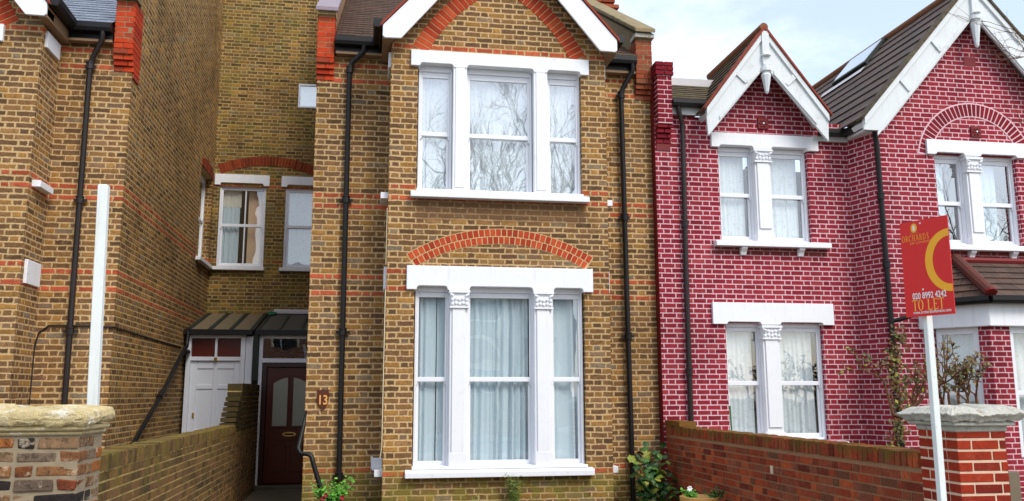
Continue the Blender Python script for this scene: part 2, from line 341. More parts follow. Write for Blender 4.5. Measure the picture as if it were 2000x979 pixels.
# ------------------------------------------------------------------ mesh helpers
class MB:
    def __init__(s, org=(0,0,0)): s.v, s.f, s.o = [], [], Vector(org)
    def pt(s, p): s.v.append((p[0]-s.o[0], p[1]-s.o[1], p[2]-s.o[2])); return len(s.v)-1
    def face(s, pts): s.f.append([s.pt(p) for p in pts])
    def box(s, x0, x1, y0, y1, z0, z1, jit=0.0, bev=0.0):
        r = lambda: RND.uniform(-jit, jit) if jit else 0
        P = [(x+r(), y+r(), z+r()) for z in (z0,z1) for (x,y) in ((x0,y0),(x1,y0),(x1,y1),(x0,y1))]
        i = [s.pt(p) for p in P]
        for q in ((0,3,2,1),(4,5,6,7),(0,1,5,4),(1,2,6,5),(2,3,7,6),(3,0,4,7)): s.f.append([i[k] for k in q])
        return s
    def prism(s, poly, a0, a1, axis='Y'):
        """poly of (u, z) extruded along Y (u = x) or along X (u = y)"""
        mk = (lambda u, z, a: (u, a, z)) if axis == 'Y' else (lambda u, z, a: (a, u, z))
        ar = sum(poly[k][0]*poly[(k+1)%len(poly)][1]-poly[(k+1)%len(poly)][0]*poly[k][1] for k in range(len(poly)))
        if ar < 0: poly = poly[::-1]
        if axis == 'X': poly = poly[::-1]
        A = [s.pt(mk(u, z, a0)) for u, z in poly]; B = [s.pt(mk(u, z, a1)) for u, z in poly]
        n = len(poly)
        s.f.append(A); s.f.append(B[::-1])
        for k in range(n): s.f.append([A[k], B[k], B[(k+1)%n], A[(k+1)%n]])
        return s
    def tube(s, pts, r, n=8, caps=True):
        rings = []
        pts = [Vector(p) for p in pts]; rs = r if isinstance(r, (list, tuple)) else [r]*len(pts)
        up = None
        for k, p in enumerate(pts):
            d = (pts[min(k+1, len(pts)-1)]-pts[max(k-1, 0)]).normalized()
            if up is None: up = d.orthogonal().normalized()
            up = (up - d*up.dot(d));
            up = up.normalized() if up.length > 1e-5 else d.orthogonal().normalized()
            w = d.cross(up)
            rings.append([s.pt(p+(up*math.cos(a)+w*math.sin(a))*rs[k]) for a in [2*math.pi*j/n for j in range(n)]])
        for k in range(len(rings)-1):
            for j in range(n): s.f.append([rings[k][j], rings[k][(j+1)%n], rings[k+1][(j+1)%n], rings[k+1][j]])
        if caps: s.f.append(rings[0][::-1]); s.f.append(rings[-1])
        return s
    def lathe(s, c, prof, n=20):
        rings = [[s.pt((c[0]+r*math.cos(2*math.pi*j/n), c[1]+r*math.sin(2*math.pi*j/n), z)) for j in range(n)] for r, z in prof]
        for k in range(len(rings)-1):
            for j in range(n): s.f.append([rings[k][j], rings[k][(j+1)%n], rings[k+1][(j+1)%n], rings[k+1][j]])
        s.f.append(rings[0][::-1]); s.f.append(rings[-1]); return s
    def leaf(s, p, d, nrm, L, W, lobes=0):
        d = Vector(d).normalized(); nrm = Vector(nrm); side = d.cross(nrm)
        if side.length < 1e-4: side = d.orthogonal()
        side.normalize(); up = side.cross(d)
        p = Vector(p)
        if lobes:
            pts = []
            for k in range(11):
                a = -math.pi*.86 + 2*math.pi*.86*k/10
                rr = (1.0 if k % 2 == 0 else .72)
                pts.append(p + d*(L*.42 + math.cos(a)*L*.5*rr) + side*math.sin(a)*W*.55*rr + up*(-.12*L*abs(math.sin(a)) - .1*L*max(0,math.cos(a))))
            c = s.pt(p + d*L*.42 + up*.04*L)
            i = [s.pt(q) for q in pts]; i0 = s.pt(p)
            for k in range(10): s.f.append([c, i[k], i[k+1]])
            s.f.append([c, i[10], i0]); s.f.append([c, i0, i[0]])
        else:
            a = s.pt(p); b_ = s.pt(p+d*L*.45+side*W*.5-up*.06*L); c = s.pt(p+d*L-up*.15*L); e = s.pt(p+d*L*.45-side*W*.5-up*.06*L); m_ = s.pt(p+d*L*.5)
            s.f += [[a, b_, m_], [b_, c, m_], [c, e, m_], [e, a, m_]]
    def build(s, name, mat, parent=None, smooth=False, bevel=0.0, seg=1):
        me = bpy.data.meshes.new(name); me.from_pydata(s.v, [], s.f); me.materials.append(mat)
        if smooth:
            for p in me.polygons: p.use_smooth = True
        o = bpy.data.objects.new(name, me); C.objects.link(o)
        if parent is not None: o.parent = parent
        else: o.location = s.o
        if bevel:
            md = o.modifiers.new('bevel', 'BEVEL'); md.width = bevel; md.segments = seg; md.limit_method = 'ANGLE'; md.angle_limit = .6
        return o

def tag(o, label=None, cat=None, group=None, kind=None):
    if label: o['label'] = label
    if cat: o['category'] = cat
    if group: o['group'] = group
    if kind: o['kind'] = kind
    return o
def thing(name, loc, label, cat, group=None):
    o = bpy.data.objects.new(name, None); C.objects.link(o); o.location = loc; o.empty_display_size = .1
    return tag(o, label, cat, group)

def wall_xz(mb, y, x0, x1, z0, z1, holes=(), rev=.22, face=-1):
    """upright wall facing -Y (face -1) at y with openings (xa,xb,za,zb) and their reveals"""
    xs = sorted({x0, x1, *[h[0] for h in holes], *[h[1] for h in holes]}); zs = sorted({z0, z1, *[h[2] for h in holes], *[h[3] for h in holes]})
    for a, b in zip(xs, xs[1:]):
        for c, d in zip(zs, zs[1:]):
            if any(h[0] <= (a+b)/2 <= h[1] and h[2] <= (c+d)/2 <= h[3] for h in holes): continue
            q = [(a,y,c),(b,y,c),(b,y,d),(a,y,d)]
            mb.face(q if face < 0 else q[::-1])
    for xa, xb, za, zb in holes:
        y2 = y+rev
        mb.face([(xa,y,za),(xa,y,zb),(xa,y2,zb),(xa,y2,za)]); mb.face([(xb,y,za),(xb,y2,za),(xb,y2,zb),(xb,y,zb)])
        mb.face([(xa,y,za),(xa,y2,za),(xb,y2,za),(xb,y,za)]); mb.face([(xa,y,zb),(xb,y,zb),(xb,y2,zb),(xa,y2,zb)])
def wall_yz(mb, x, poly, face=1):
    """upright flank polygon of (y,z) facing +X or -X"""
    P = [(x, u, z) for u, z in poly]
    mb.face(P if face > 0 else P[::-1])

def curtain_mesh(mb, x0, x1, z0, z1, y, amp=.025, wave=.07, seed=1, splay=0.0):
    r = random.Random(seed); n = max(6, int((x1-x0)/.012)); ph = r.random()*6; rows = 7
    g = []
    w2 = wave*r.uniform(1.6, 2.3)
    for j in range(rows):
        t = j/(rows-1); z = z1+(z0-z1)*t; g.append([])
        for i in range(n+1):
            s_ = i/n; x = x0+(x1-x0)*s_
            xx = x + splay*math.sin(s_*9+ph)*t*.05
            a = amp*(.55+.45*t)
            xw = x + .05*math.sin(x*7.3+ph) + .025*math.sin(x*17+ph*3) + .03*t*math.sin(x*5+ph)
            yy = y + a*.8*math.sin(xw/wave*2*math.pi+ph) + a*.9*math.sin(xw/w2*2*math.pi+ph*2+t*.8) + a*.5*math.sin(xw*63+ph)
            g[-1].append(mb.pt((xx, yy, z)))
    for j in range(rows-1):
        for i in range(n): mb.f.append([g[j][i], g[j+1][i], g[j+1][i+1], g[j][i+1]])

def sash(root, org, x0, x1, z0, z1, y, zr, side=.05, top=.09, bot=.08, rail=.06, glass='glass', curtain=None, cspan=None, seed=1, depth=.10, label=None, dark=True, mat='upvc', horn=True, lowin=.012):
    """two-light sliding sash; zr = centre height of the meeting rail"""
    f = MB(org)
    f.box(x0, x0+side*.55, y, y+depth, z0, z1); f.box(x1-side*.55, x1, y, y+depth, z0, z1)
    f.box(x0+side*.55, x1-side*.55, y+.001, y+depth, z1-top*.5, z1); f.box(x0+side*.55, x1-side*.55, y+.001, y+depth, z0, z0+bot*.4)
    a0, a1 = x0+side*.55, x1-side*.55
    yu, yl = y+.022, y+.055
    # top sash, in front
    f.box(a0, x0+side, yu, yu+.035, zr-rail*.5, z1-top*.5); f.box(x1-side, a1, yu, yu+.035, zr-rail*.5, z1-top*.5)
    f.box(x0+side, x1-side, yu+.001, yu+.034, z1-top, z1-top*.5); f.box(x0+side, x1-side, yu+.001, yu+.034, zr-rail*.5, zr+rail*.5)
    if horn:
        f.prism([(a0,zr-rail*.5),(x0+side,zr-rail*.5),(x0+side-.006,zr-rail*1.1),(a0,zr-rail*1.3)], yu+.002, yu+.032)
        f.prism([(a1,zr-rail*.5),(x1-side,zr-rail*.5),(x1-side+.006,zr-rail*1.1),(a1,zr-rail*1.3)], yu+.002, yu+.032)
    # bottom sash, behind
    s2 = side+lowin
    f.box(a0, x0+s2, yl+.004, yl+.037, z0+bot*.4, zr+rail*.3); f.box(x1-s2, a1, yl+.004, yl+.037, z0+bot*.4, zr+rail*.3)
    f.box(x0+s2, x1-s2, yl+.005, yl+.036, z0+bot*.4, z0+bot)
    w = f.build('window', M[mat], root, bevel=.004)
    if label: w['label'] = label
    p = MB(org)
    p.face([(x0+side-.004,yu+.02,zr),(x1-side+.004,yu+.02,zr),(x1-side+.004,yu+.02,z1-top+.004),(x0+side-.004,yu+.02,z1-top+.004)])
    p.build('pane', M[glass], w)
    p = MB(org)
    p.face([(x0+s2-.004,yl+.02,z0+bot-.004),(x1-s2+.004,yl+.02,z0+bot-.004),(x1-s2+.004,yl+.02,zr),(x0+s2-.004,yl+.02,zr)])
    p.build('pane', M[glass], w)
    if curtain:
        for (cx0, cx1, cz0, cz1, cm, amp) in curtain:
            c = MB(org); curtain_mesh(c, cx0, cx1, cz0, cz1, y+.125, amp, seed=seed+int(cx0*10)); c.build('curtain', M[cm], w, smooth=True)
    return w

def lintel_poly(x0, x1, zt, zb, notches, zn, ch=.035):
    """top edge straight, underside with round-cornered notches over the lights"""
    P = [(x0, zt), (x0, zb)]
    for a, b in notches:
        P += [(a, zb), (a, zn-ch), (a+ch*.3, zn-ch*.3), (a+ch, zn), (b-ch, zn), (b-ch*.3, zn-ch*.3), (b, zn-ch), (b, zb)]
    P += [(x1, zb), (x1, zt)]
    return P

def capital(root, org, x0, x1, z0, z1, y):
    m = MB(org); cx = (x0+x1)/2; w = x1-x0
    m.box(x0-.012, x1+.012, y-.035, y+.1, z1-.035, z1-.001)
    m.box(x0+.012, x1-.012, y-.005, y+.1, z0+.02, z1-.035)
    m.box(x0-.002, x1+.002, y-.022, y+.1, z0, z0+.022)
    r = random.Random(int(x0*100))
    for k in range(5):
        t = (k+.5)/5; px = x0+.01+t*(w-.02)
        for j in range(2):
            pz = z0+.05+j*.055+(.012 if k % 2 else 0)
            m.lathe((px, y-.012, 0), [(.004,pz-.028),(.02,pz-.012),(.024,pz+.008),(.012,pz+.024),(.003,pz+.028)], 7)
    for sx in (x0+.012, x1-.012):
        m.tube([(sx, y-.02, z1-.05), (sx, y-.035, z1-.06), (sx+(cx-sx)*.3, y-.035, z1-.075)], .016, 6)
    return m.build('capital', M['white'], root, bevel=.003)

def gutter_run(mb, pts, w=.1, h=.085):
    """a box-section gutter along level points"""
    for a, b in zip(pts, pts[1:]):
        a, b = Vector(a), Vector(b); d = (b-a).normalized(); n = Vector((-d.y, d.x, 0))
        prof = [(-.5,.5),(-.5,-.1),(-.35,-.5),(.35,-.5),(.5,-.1),(.5,.5)]
        A = [mb.pt(a-d*.0+n*(u*w)+Vector((0,0,v*h))) for u, v in prof]; B = [mb.pt(b+n*(u*w)+Vector((0,0,v*h))) for u, v in prof]
        k = len(prof); mb.f.append(A[::-1]); mb.f.append(B)
        for j in range(k): mb.f.append([A[j], B[j], B[(j+1)%k], A[(j+1)%k]])

def clip_pipe(root, org, pts, r, collars, mat='black', name='downpipe'):
    m = MB(org); m.tube(pts, r, 10)
    o = m.build(name, M[mat], root, smooth=True)
    o.modifiers.new('es', 'EDGE_SPLIT').split_angle = .8
    for (p, w) in collars:
        c = MB(org)
        c.lathe((p[0], p[1], 0), [(r*1.05,p[2]-.05),(r*1.35,p[2]-.045),(r*1.35,p[2]+.03),(r*1.5,p[2]+.035),(r*1.5,p[2]+.05),(r*1.05,p[2]+.055)], 12)
        if w: c.box(p[0]-w, p[0]+w, p[1]+r*.2, p[1]+r*1.1, p[2]-.018, p[2]+.018)
        c.build('collar', M[mat], o)
    return o

def arch_bricks(mb, cx, cz, r0, r1, a0, a1, n, y0, y1, gap=.006, jit=.0015):
    for k in range(n):
        ta = a0+(a1-a0)*k/n; tb = a0+(a1-a0)*(k+1)/n
        g0, g1 = gap/r0/2, gap/r1/2
        s_ = 1 if a1 > a0 else -1
        P = [(cx+r0*math.cos(ta+s_*g0), cz+r0*math.sin(ta+s_*g0)), (cx+r0*math.cos(tb-s_*g0), cz+r0*math.sin(tb-s_*g0)),
             (cx+r1*math.cos(tb-s_*g1), cz+r1*math.sin(tb-s_*g1)), (cx+r1*math.cos(ta+s_*g1), cz+r1*math.sin(ta+s_*g1))]
        mb.prism(P, y0+RND.uniform(-jit, jit), y1)
def ring_poly(cx, cz, r0, r1, a0, a1, n=40):
    return [(cx+r0*math.cos(a0+(a1-a0)*k/n), cz+r0*math.sin(a0+(a1-a0)*k/n)) for k in range(n+1)] + \
           [(cx+r1*math.cos(a1+(a0-a1)*k/n), cz+r1*math.sin(a1+(a0-a1)*k/n)) for k in range(n+1)]
def ring_slab(mb, cx, cz, r0, r1, a0, a1, y0, y1, n=40):
    for k in range(n):
        ta = a0+(a1-a0)*k/n; tb = a0+(a1-a0)*(k+1)/n
        P = [(cx+r*math.cos(t), cz+r*math.sin(t)) for r, t in ((r0,ta),(r0,tb),(r1,tb),(r1,ta))]
        mb.face([(u, y0, z) for u, z in (P if a1 < a0 else P[::-1])])
        mb.face([(P[0][0],y0,P[0][1]),(P[1][0],y0,P[1][1]),(P[1][0],y1,P[1][1]),(P[0][0],y1,P[0][1])])
        mb.face([(P[3][0],y0,P[3][1]),(P[2][0],y0,P[2][1]),(P[2][0],y1,P[2][1]),(P[3][0],y1,P[3][1])])
def circle3(p, q, r):
    ax, ay = p; bx, by = q; cx, cy = r
    d = 2*(ax*(by-cy)+bx*(cy-ay)+cx*(ay-by))
    ux = ((ax*ax+ay*ay)*(by-cy)+(bx*bx+by*by)*(cy-ay)+(cx*cx+cy*cy)*(ay-by))/d
    uy = ((ax*ax+ay*ay)*(cx-bx)+(bx*bx+by*by)*(ax-cx)+(cx*cx+cy*cy)*(bx-ax))/d
    return ux, uy, math.hypot(ax-ux, ay-uy)

def stepped_roof(mb, e0, e1, t0, t1, n, lift=.018):
    """tile courses from the eave e0-e1 up to the top t0-t1, each lapping the one below"""
    e0, e1, t0, t1 = map(Vector, (e0, e1, t0, t1))
    nrm = (e1-e0).cross(t0-e0).normalized()
    if nrm.z < 0: nrm = -nrm
    for k in range(n):
        a, b = k/n, (k+1)/n
        A0, A1 = e0.lerp(t0, a)+nrm*lift, e1.lerp(t1, a)+nrm*lift
        B0, B1 = e0.lerp(t0, b), e1.lerp(t1, b)
        q = [A0, A1, B1, B0]
        if (q[1]-q[0]).cross(q[3]-q[0]).z < 0: q = [A1, A0, B0, B1]
        mb.face(q)
        C0, C1 = e0.lerp(t0, a)-nrm*.004, e1.lerp(t1, a)-nrm*.004
        mb.face([C0, C1, A1, A0])

def kneeler(root, org, x0, x1, y0, zb, zt, mat, steps=4, dep=.34, cap=None):
    """corbelled brick end of the party wall: courses of separate bricks over stepped corbels"""
    m = MB(org); h = .075; n = int(round((zt-zb)/h))
    for k in range(n):
        z = zb+k*h
        out = 0 if k >= steps else -(steps-k)*.028*1.0
        fy = y0-dep*.3+ (0 if k >= steps else (steps-k)*.03)
        w = x1-x0
        if k % 2: cuts = [x0, x0+w*.5, x1]
        else: cuts = [x0, x0+w*.72, x1]
        for a, b in zip(cuts, cuts[1:]):
            m.box(a+.003, b-.003, fy, y0+.3, z+.004, z+h-.004, .0025)
    o = m.build('kneeler', M[mat], root, bevel=.003)
    b = MB(org); b.box(x0+.012, x1-.012, y0-dep*.3+.012+.0, y0+.35, zb+steps*h, zt-.005); b.build('mortar_bed', M['mortar_brown' if mat != 'pinkarch' else 'mortar_pink'], o)
    return o

# ------------------------------------------------------------------ yellow stock brick house (built twice: no. 13 and the house to its left)
YM, YB = 11.75, 11.10           # main wall and bay front
def stock_house(dx, label, main=True):
    X = lambda v: v+dx
    W = (lambda v: v+dx) if main else (lambda v: v+dx-.20)
    org = (X(1.6), YM, 0)
    root = thing('brick_house', org, label, 'house')
    xl, xr = X(-.81), X(4.03) if main else -3.25
    bl, br = X(.20), X(3.16)
    matm = M['yel']; matb = M['bay'] if main else M['lbay']
    # main wall either side of the bay, flank walls, rear wall
    w = MB(org)
    wall_xz(w, YM, xl, bl, -.2, 6.46); wall_xz(w, YM, br, xr, -.2, 6.46)
    w.build('wall', matm, root)
    RY, RZ, PS = 18.2, 10.5, .62
    fl = [(YM,-.2),(22.0,-.2),(22.0,6.9),(21.6,8.6),(RY,RZ+.35),(YM,6.5)]
    w = MB(org)
    if main: wall_yz(w, xr, fl, 1)
    else:
        zt = lambda y: 6.93+(y-YM)*.78
        for ya, yb, za, zb in ((YM,16.72,-.2,None),(17.93,18.2,-.2,None),(16.72,17.93,-.2,4.175),(16.72,17.93,5.95,None)):
            wall_yz(w, xr, [(ya,za),(yb,za),(yb,zt(yb) if zb is None else zb),(ya,zt(ya) if zb is None else zb)], 1)
        w.face([(xr,16.72,4.175),(xr,16.72,5.95),(xr-.2,16.72,5.95),(xr-.2,16.72,4.175)]); w.face([(xr,17.93,4.175),(xr-.2,17.93,4.175),(xr-.2,17.93,5.95),(xr,17.93,5.95)])
        w.face([(xr,16.72,5.95),(xr,17.93,5.95),(xr-.2,17.93,5.95),(xr-.2,16.72,5.95)])
    w.build('flank_wall', M['side'] if not main else M['yel'], root)
    w = MB(org); wall_yz(w, xl, fl, -1); wall_xz(w, 22.0, xl, xr, -.2, 6.9, face=1); w.build('rear_wall', M['side'], root)
    # bay
    holes = [(W(.56),W(2.815),.60,2.99),(W(.56),W(2.815),4.17,6.02)]
    w = MB(org); wall_xz(w, YB, bl, br, -.2, 6.27, holes, .2)
    w.face([(bl,YB,6.27),(br,YB,6.27),(X(1.68),YB,7.98)])
    wall_yz(w, br, [(YB,-.2),(YM,-.2),(YM,6.40),(YB,6.40)], 1); wall_yz(w, bl, [(YB,-.2),(YM,-.2),(YM,6.40),(YB,6.40)], -1)
    w.build('bay_wall', matb, root)
    # relieving arches
    if main:
        a = MB(org)
        ux, uz, r = circle3((X(.45),3.40),(X(1.67),3.765),(X(2.94),3.41))
        ta = math.atan2(3.40-uz, X(.45)-ux); tb = math.atan2(3.41-uz, X(2.94)-ux)
        arch_bricks(a, ux, uz, r-.096, r-.004, ta, tb, 34, YB-.006, YB+.05, .013); arch_bricks(a, ux, uz, r-.2, r-.108, ta-.008, tb+.008, 33, YB-.006, YB+.05, .013)
        o = a.build('relieving_arch', M['redarch'], root, bevel=.002)
        b = MB(org); ring_slab(b, ux, uz, r-.205, r+.003, ta+.004, tb-.004, YB-.003, YB+.04); b.build('mortar', M['mortar_tan'], o)
        # fill under the arch stays the bay wall itself
    # tall pointed arch band in the gable: two arcs meeting under the apex
    a = MB(org); b = MB(org)
    for sgn in (1, -1):
        c_ = X(1.68)
        mx = lambda v: c_+sgn*(v-1.68)
        ux, uz, r = circle3((.50,6.29),(.95,6.90),(1.68,7.42))
        ta = math.atan2(6.27-uz, .47-ux); tb = math.atan2(7.42-uz, 1.68-ux)
        n = 20
        for k in range(n):
            t1, t2 = ta+(tb-ta)*(k+.07)/n, ta+(tb-ta)*(k+.93)/n
            P = [(mx(ux+rr*math.cos(t)), uz+rr*math.sin(t)) for rr, t in ((r-.215,t1),(r-.215,t2),(r,t2),(r,t1))]
            a.prism(P, YB-.008+RND.uniform(-.0015,.0015), YB+.05)
            t1, t2 = ta+(tb-ta)*k/n, ta+(tb-ta)*(k+1)/n
            P = [(mx(ux+rr*math.cos(t)), uz+rr*math.sin(t)) for rr, t in ((r-.213,t1),(r-.213,t2),(r-.002,t2),(r-.002,t1))]
            b.prism(P, YB-.003, YB+.03)
    o = a.build('gable_arch', M['redarch'], root, bevel=.002); b.build('mortar', M['mortar_tan'], o)
    # string of bays: lintels, sills, mullions
    yf = YB-.05
    l = MB(org); nt_ = [(W(.585),W(.985)),(W(1.27),W(2.11)),(W(2.39),W(2.79))]
    l.prism(lintel_poly(W(.455), W(2.925), 3.246, 2.934, nt_, 2.985), yf, YB+.16); l.build('lintel', M['white'], root, bevel=.006, seg=2)
    l = MB(org); n2 = [(W(.585),W(1.035)),(W(1.22),W(2.14)),(W(2.33),W(2.80))]
    l.prism(lintel_poly(W(.462), W(2.92), 6.187, 5.965, n2, 6.01), yf, YB+.16); l.build('lintel', M['white'], root, bevel=.006, seg=2)
    for zt, zb, xa, xb, yo in ((.672,.575,.475,2.885,.12),(4.235,4.145,.485,2.88,.12)):
        l = MB(org); l.prism([(YB-yo,zb),(YB-yo,zt-.03),(YB-yo+.015,zt-.012),(YB+.02,zt),(YB+.2,zt+.002),(YB+.2,zb)], W(xa), W(xb), 'X')
        l.box(W(.56), W(2.815), YB-.045, YB+.15, zt, zt+.035)
        l.build('sill', M['white'], root, bevel=.006, seg=2)
    for xa, xb in ((1.02,1.25),(2.13,2.36)):
        l = MB(org)
        l.box(W(xa), W(xb), YB-.02, YB+.13, .708, 2.93)
        l.box(W(xa)+.03, W(xb)-.035, YB-.045, YB-.021, .87, 2.72); l.prism([(W(xa)-.005,.70),(W(xb)+.005,.70),(W(xb)+.005,.845),(W(xb)-.02,.875),(W(xa)+.02,.875),(W(xa)-.005,.845)], YB-.047, YB+.12)
        mo = l.build('mullion', M['white'], root, bevel=.005)
        capital(mo, org, W(xa)-.005, W(xb)+.015, 2.70, 2.932, YB-.045)
    for xa, xb in ((1.035,1.22),(2.14,2.33)):
        l = MB(org); l.box(W(xa), W(xb), YB-.035, YB+.13, 4.27, 5.97)
        l.box(W(xa)+.03, W(xb)-.03, YB-.047, YB-.0355, 4.30, 6.0); l.build('mullion', M['white'], root, bevel=.005)
    # block returns of lintels and sills on the bay sides
    for side, xs in ((-1, bl), (1, br)):
        for za, zb, o_ in ((2.945,3.24,.035),(5.97,6.185,.035),(4.15,4.235,.10),(.58,.665,.10)):
            l = MB(org)
            if side > 0: l.box(xs-.02, xs+o_, YB+.10, YM-.10, za, zb)
            else: l.box(xs-o_, xs+.02, YB+.10, YM-.10, za, zb)
            l.build('return_block', M['white'], root, bevel=.005)
    # windows
    yw = YB+.075
    cu = 'curtain'
    L1 = [(W(.575),W(1.02),1.79,[(W(.64),W(.86),.66,2.9,cu,.02),(W(.87),W(1.03),.66,2.9,cu,.012)] if main else None),
          (W(1.245),W(2.135),1.79,[(W(1.22),W(1.62),.66,2.92,cu,.02),(W(1.60),W(2.08),.66,2.92,cu,.03)] if main else None),
          (W(2.355),W(2.80),1.79,[(W(2.36),W(2.76),.66,2.92,cu,.018)] if main else None)]
    for i, (a_, b_, zr, cs) in enumerate(L1):
        sash(root, org, a_, b_, .68, 2.985, yw, zr, side=.052, top=.135, bot=.085, curtain=cs, seed=5+i)
    for i, (a_, b_) in enumerate(((.575,1.03),(1.222,2.13),(2.335,2.81))):
        cs = [(W(a_)+.02, W(b_)-.02, 4.28, 5.95, 'net', .012)]
        sash(root, org, W(a_), W(b_), 4.235, 6.01, yw, 5.06, side=.055, top=.16, bot=.06, glass='glass_up', curtain=cs, seed=20+i)
    # bargeboards, verge tiles, roof
    yg = YB-.25
    ap = 8.22
    for sgn in (-1, 1):
        mx = lambda v: X(1.675)+sgn*v
        P = [(mx(1.60),6.27),(mx(1.60),6.42),(mx(0),ap),(mx(0),ap-.33),(mx(1.36),6.25),(mx(1.57),6.245)]
        l = MB(org); l.prism(P, yg, yg+.035); l.build('bargeboard', M['white'], root, bevel=.004)
        l = MB(org); l.prism([(mx(1.63),6.40),(mx(1.63),6.44),(mx(0),ap+.075),(mx(0),ap+.012)], yg-.02, yg+.12); l.build('verge_tile', M['tilered'], root)
        l = MB(org)   # soffit under the overhang and the fascia along the bay side
        l.prism([(mx(1.575),6.25),(mx(1.60),6.27),(mx(1.60),6.36),(mx(0),ap-.02),(mx(0),ap-.05),(mx(1.50),6.25)], yg+.036, YB+.01)
        l.prism([(mx(1.485),6.24),(mx(1.60),6.24),(mx(1.60),6.40),(mx(1.485),6.40)], yg+.037, YM-.02)
        l.build('soffit', M['soffit'], root)
        r = MB(org)
        A = (mx(1.63), yg, 6.405); B = (mx(0), yg, ap+.02)
        stepped_roof(r, (mx(1.63), yg+.005, 6.40), (mx(1.63), 12.6, 6.40), (mx(0), yg+.005, ap+.02), (mx(0), 14.4, ap+.02), 18, .008)
        r.build('bay_roof', M['slate_brown'], root)
    # main roof slopes
    r = MB(org); ez, ey = 6.50, YM-.2
    stepped_roof(r, (xl+.24, ey, ez), (xr-.24, ey, ez), (xl+.24, RY, ez+(RY-ey)*PS), (xr-.24, RY, ez+(RY-ey)*PS), 34, .008)
    r.face([(xl+.1,RY,ez+(RY-ey)*PS),(xr-.1,RY,ez+(RY-ey)*PS),(xr-.1,22.1,7.6),(xl+.1,22.1,7.6)])
    r.build('roof', M['slate_brown'] if main else M['slate_blue'], root)
    # party-wall parapets with copings
    for side, (xa, xb) in ((-1,(xl-.02, xl+.25)), (1,(xr-.24, xr+.03))):
        PQ = .78 if (side > 0 and not main) else PS; dzz = .05 if PQ > .7 else 0; xq = xb-.03-(.004 if PQ > .7 else 0)
        pp = MB(org)
        pp.prism([(YM-.1,6.3),(YM-.1,6.88),(RY,6.88+(RY-YM)*PQ),(RY,6.3+(RY-YM)*PS)], xa+.02, xb-.02 if side > 0 and main else xq, 'X')
        pp.build('parapet', M['coping'] if side > 0 else M['mortar_brown'], root)
        cp = MB(org); cp.prism([(YM-.2,6.885),(YM-.2,6.95),(RY,6.96+dzz+(RY-YM+.1)*PQ),(RY,6.885+dzz+(RY-YM+.1)*PQ)], xa-.02, xb+.02, 'X')
        cp.build('coping', M['coping'] if side > 0 else M['slateslab'], root, bevel=.008)
    kneeler(root, org, xl-.015, xl+.23, YM, 5.86, 6.86, 'kneel')
    k2 = kneeler(root, org, xr-.235, xr+.02, YM, 5.82, 6.82 if main else 6.88, 'kneel2' if main else 'kneel')
    if main:
        s_ = MB(org); s_.box(xr-.25, xr+.045, YM-.16, YM+.1, 6.825, 6.885); P0 = [(xr-.24,YM-.15),(xr+.035,YM-.15),(xr+.035,YM+.08),(xr-.24,YM+.08)]
        top = (xr-.10, YM-.04, 7.03)
        for k in range(4): s_.face([(*P0[k],6.886),(*P0[(k+1)%4],6.886),top])
        s_.build('kneeler_cap', M['capstone2'], root)
    else:
        s_ = MB(org); s_.box(xr-.25, xr+.04, YM-.17, YM+.1, 6.885, 6.95); s_.build('kneeler_cap', M['coping'], root)
    s_ = MB(org); s_.box(xl-.02, xl+.24, YM-.13, YM+.1, 6.865, 6.96, .006); s_.build('kneeler_cap', M['capstone'], root)
    # gutters
    for run in ([(xl+.24,YM-.16,6.47),(X(.03),YM-.16,6.47)], [(X(3.33),YM-.16,6.44),(xr-.25,YM-.16,6.44)], [(X(.01),YM-.10,6.47),(X(.01),yg+.05,6.47)], [(X(3.34),yg+.05,6.47),(X(3.34),YM-.10,6.45)]):
        gm = MB(org); gutter_run(gm, run, .12, .115); gm.build('gutter', M['black'], root)
    for bx in ((xl+.25, X(.07), YM-.1, YM-.01, 6.34, 6.5), (X(3.28), xr-.25, YM-.1, YM-.01, 6.30, 6.48)): MB(org).box(*bx).build('fascia', M['black'], root)
    for bx in ((xl+.25, X(.19), YM-.12, YM-.005, 6.30, 6.335), (X(3.17), xr-.25, YM-.12, YM-.005, 6.262, 6.296)): MB(org).box(*bx).build('soffit', M['soffit'], root)
    # rainwater pipes
    if main:
        clip_pipe(root, org, [(X(-.17),YM-.17,6.42),(X(-.18),YM-.15,6.33),(X(-.33),YM-.09,6.19),(X(-.365),YM-.07,6.10),(X(-.355),YM-.07,3.0),(X(-.345),YM-.07,.50)], .037,
                  [((X(-.362),YM-.07,6.08),0),((X(-.36),YM-.07,4.22),.09),((X(-.352),YM-.07,2.42),.09),((X(-.345),YM-.07,.55),.08)])
    clip_pipe(root, org, [(X(3.72),YM-.17,6.42),(X(3.72),YM-.16,6.28),(X(3.60),YM-.08,6.06),(X(3.565),YM-.07,5.95),(X(3.58),YM-.07,3.0),(X(3.60),YM-.07,.10)], .036,
              [((X(3.565),YM-.07,5.93),.07),((X(3.575),YM-.07,4.10),.08),((X(3.585),YM-.07,2.40),.09),((X(3.60),YM-.07,.72),.02)], 'black' if main else 'brownpipe')
    # upper-storey floor inside keeps the rooms dark
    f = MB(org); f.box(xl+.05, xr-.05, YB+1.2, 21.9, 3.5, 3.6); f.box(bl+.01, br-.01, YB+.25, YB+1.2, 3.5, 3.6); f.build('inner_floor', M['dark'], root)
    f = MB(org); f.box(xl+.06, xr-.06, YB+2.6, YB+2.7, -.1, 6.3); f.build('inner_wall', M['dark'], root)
    return root, org

no13, o13 = stock_house(0, 'yellow brick house with pointed red arch, white three-light windows and number 13', True)
nb, onb = stock_house(-7.33, 'yellow brick house cut by the left edge, with blue-grey slates and tall bare flank', False)

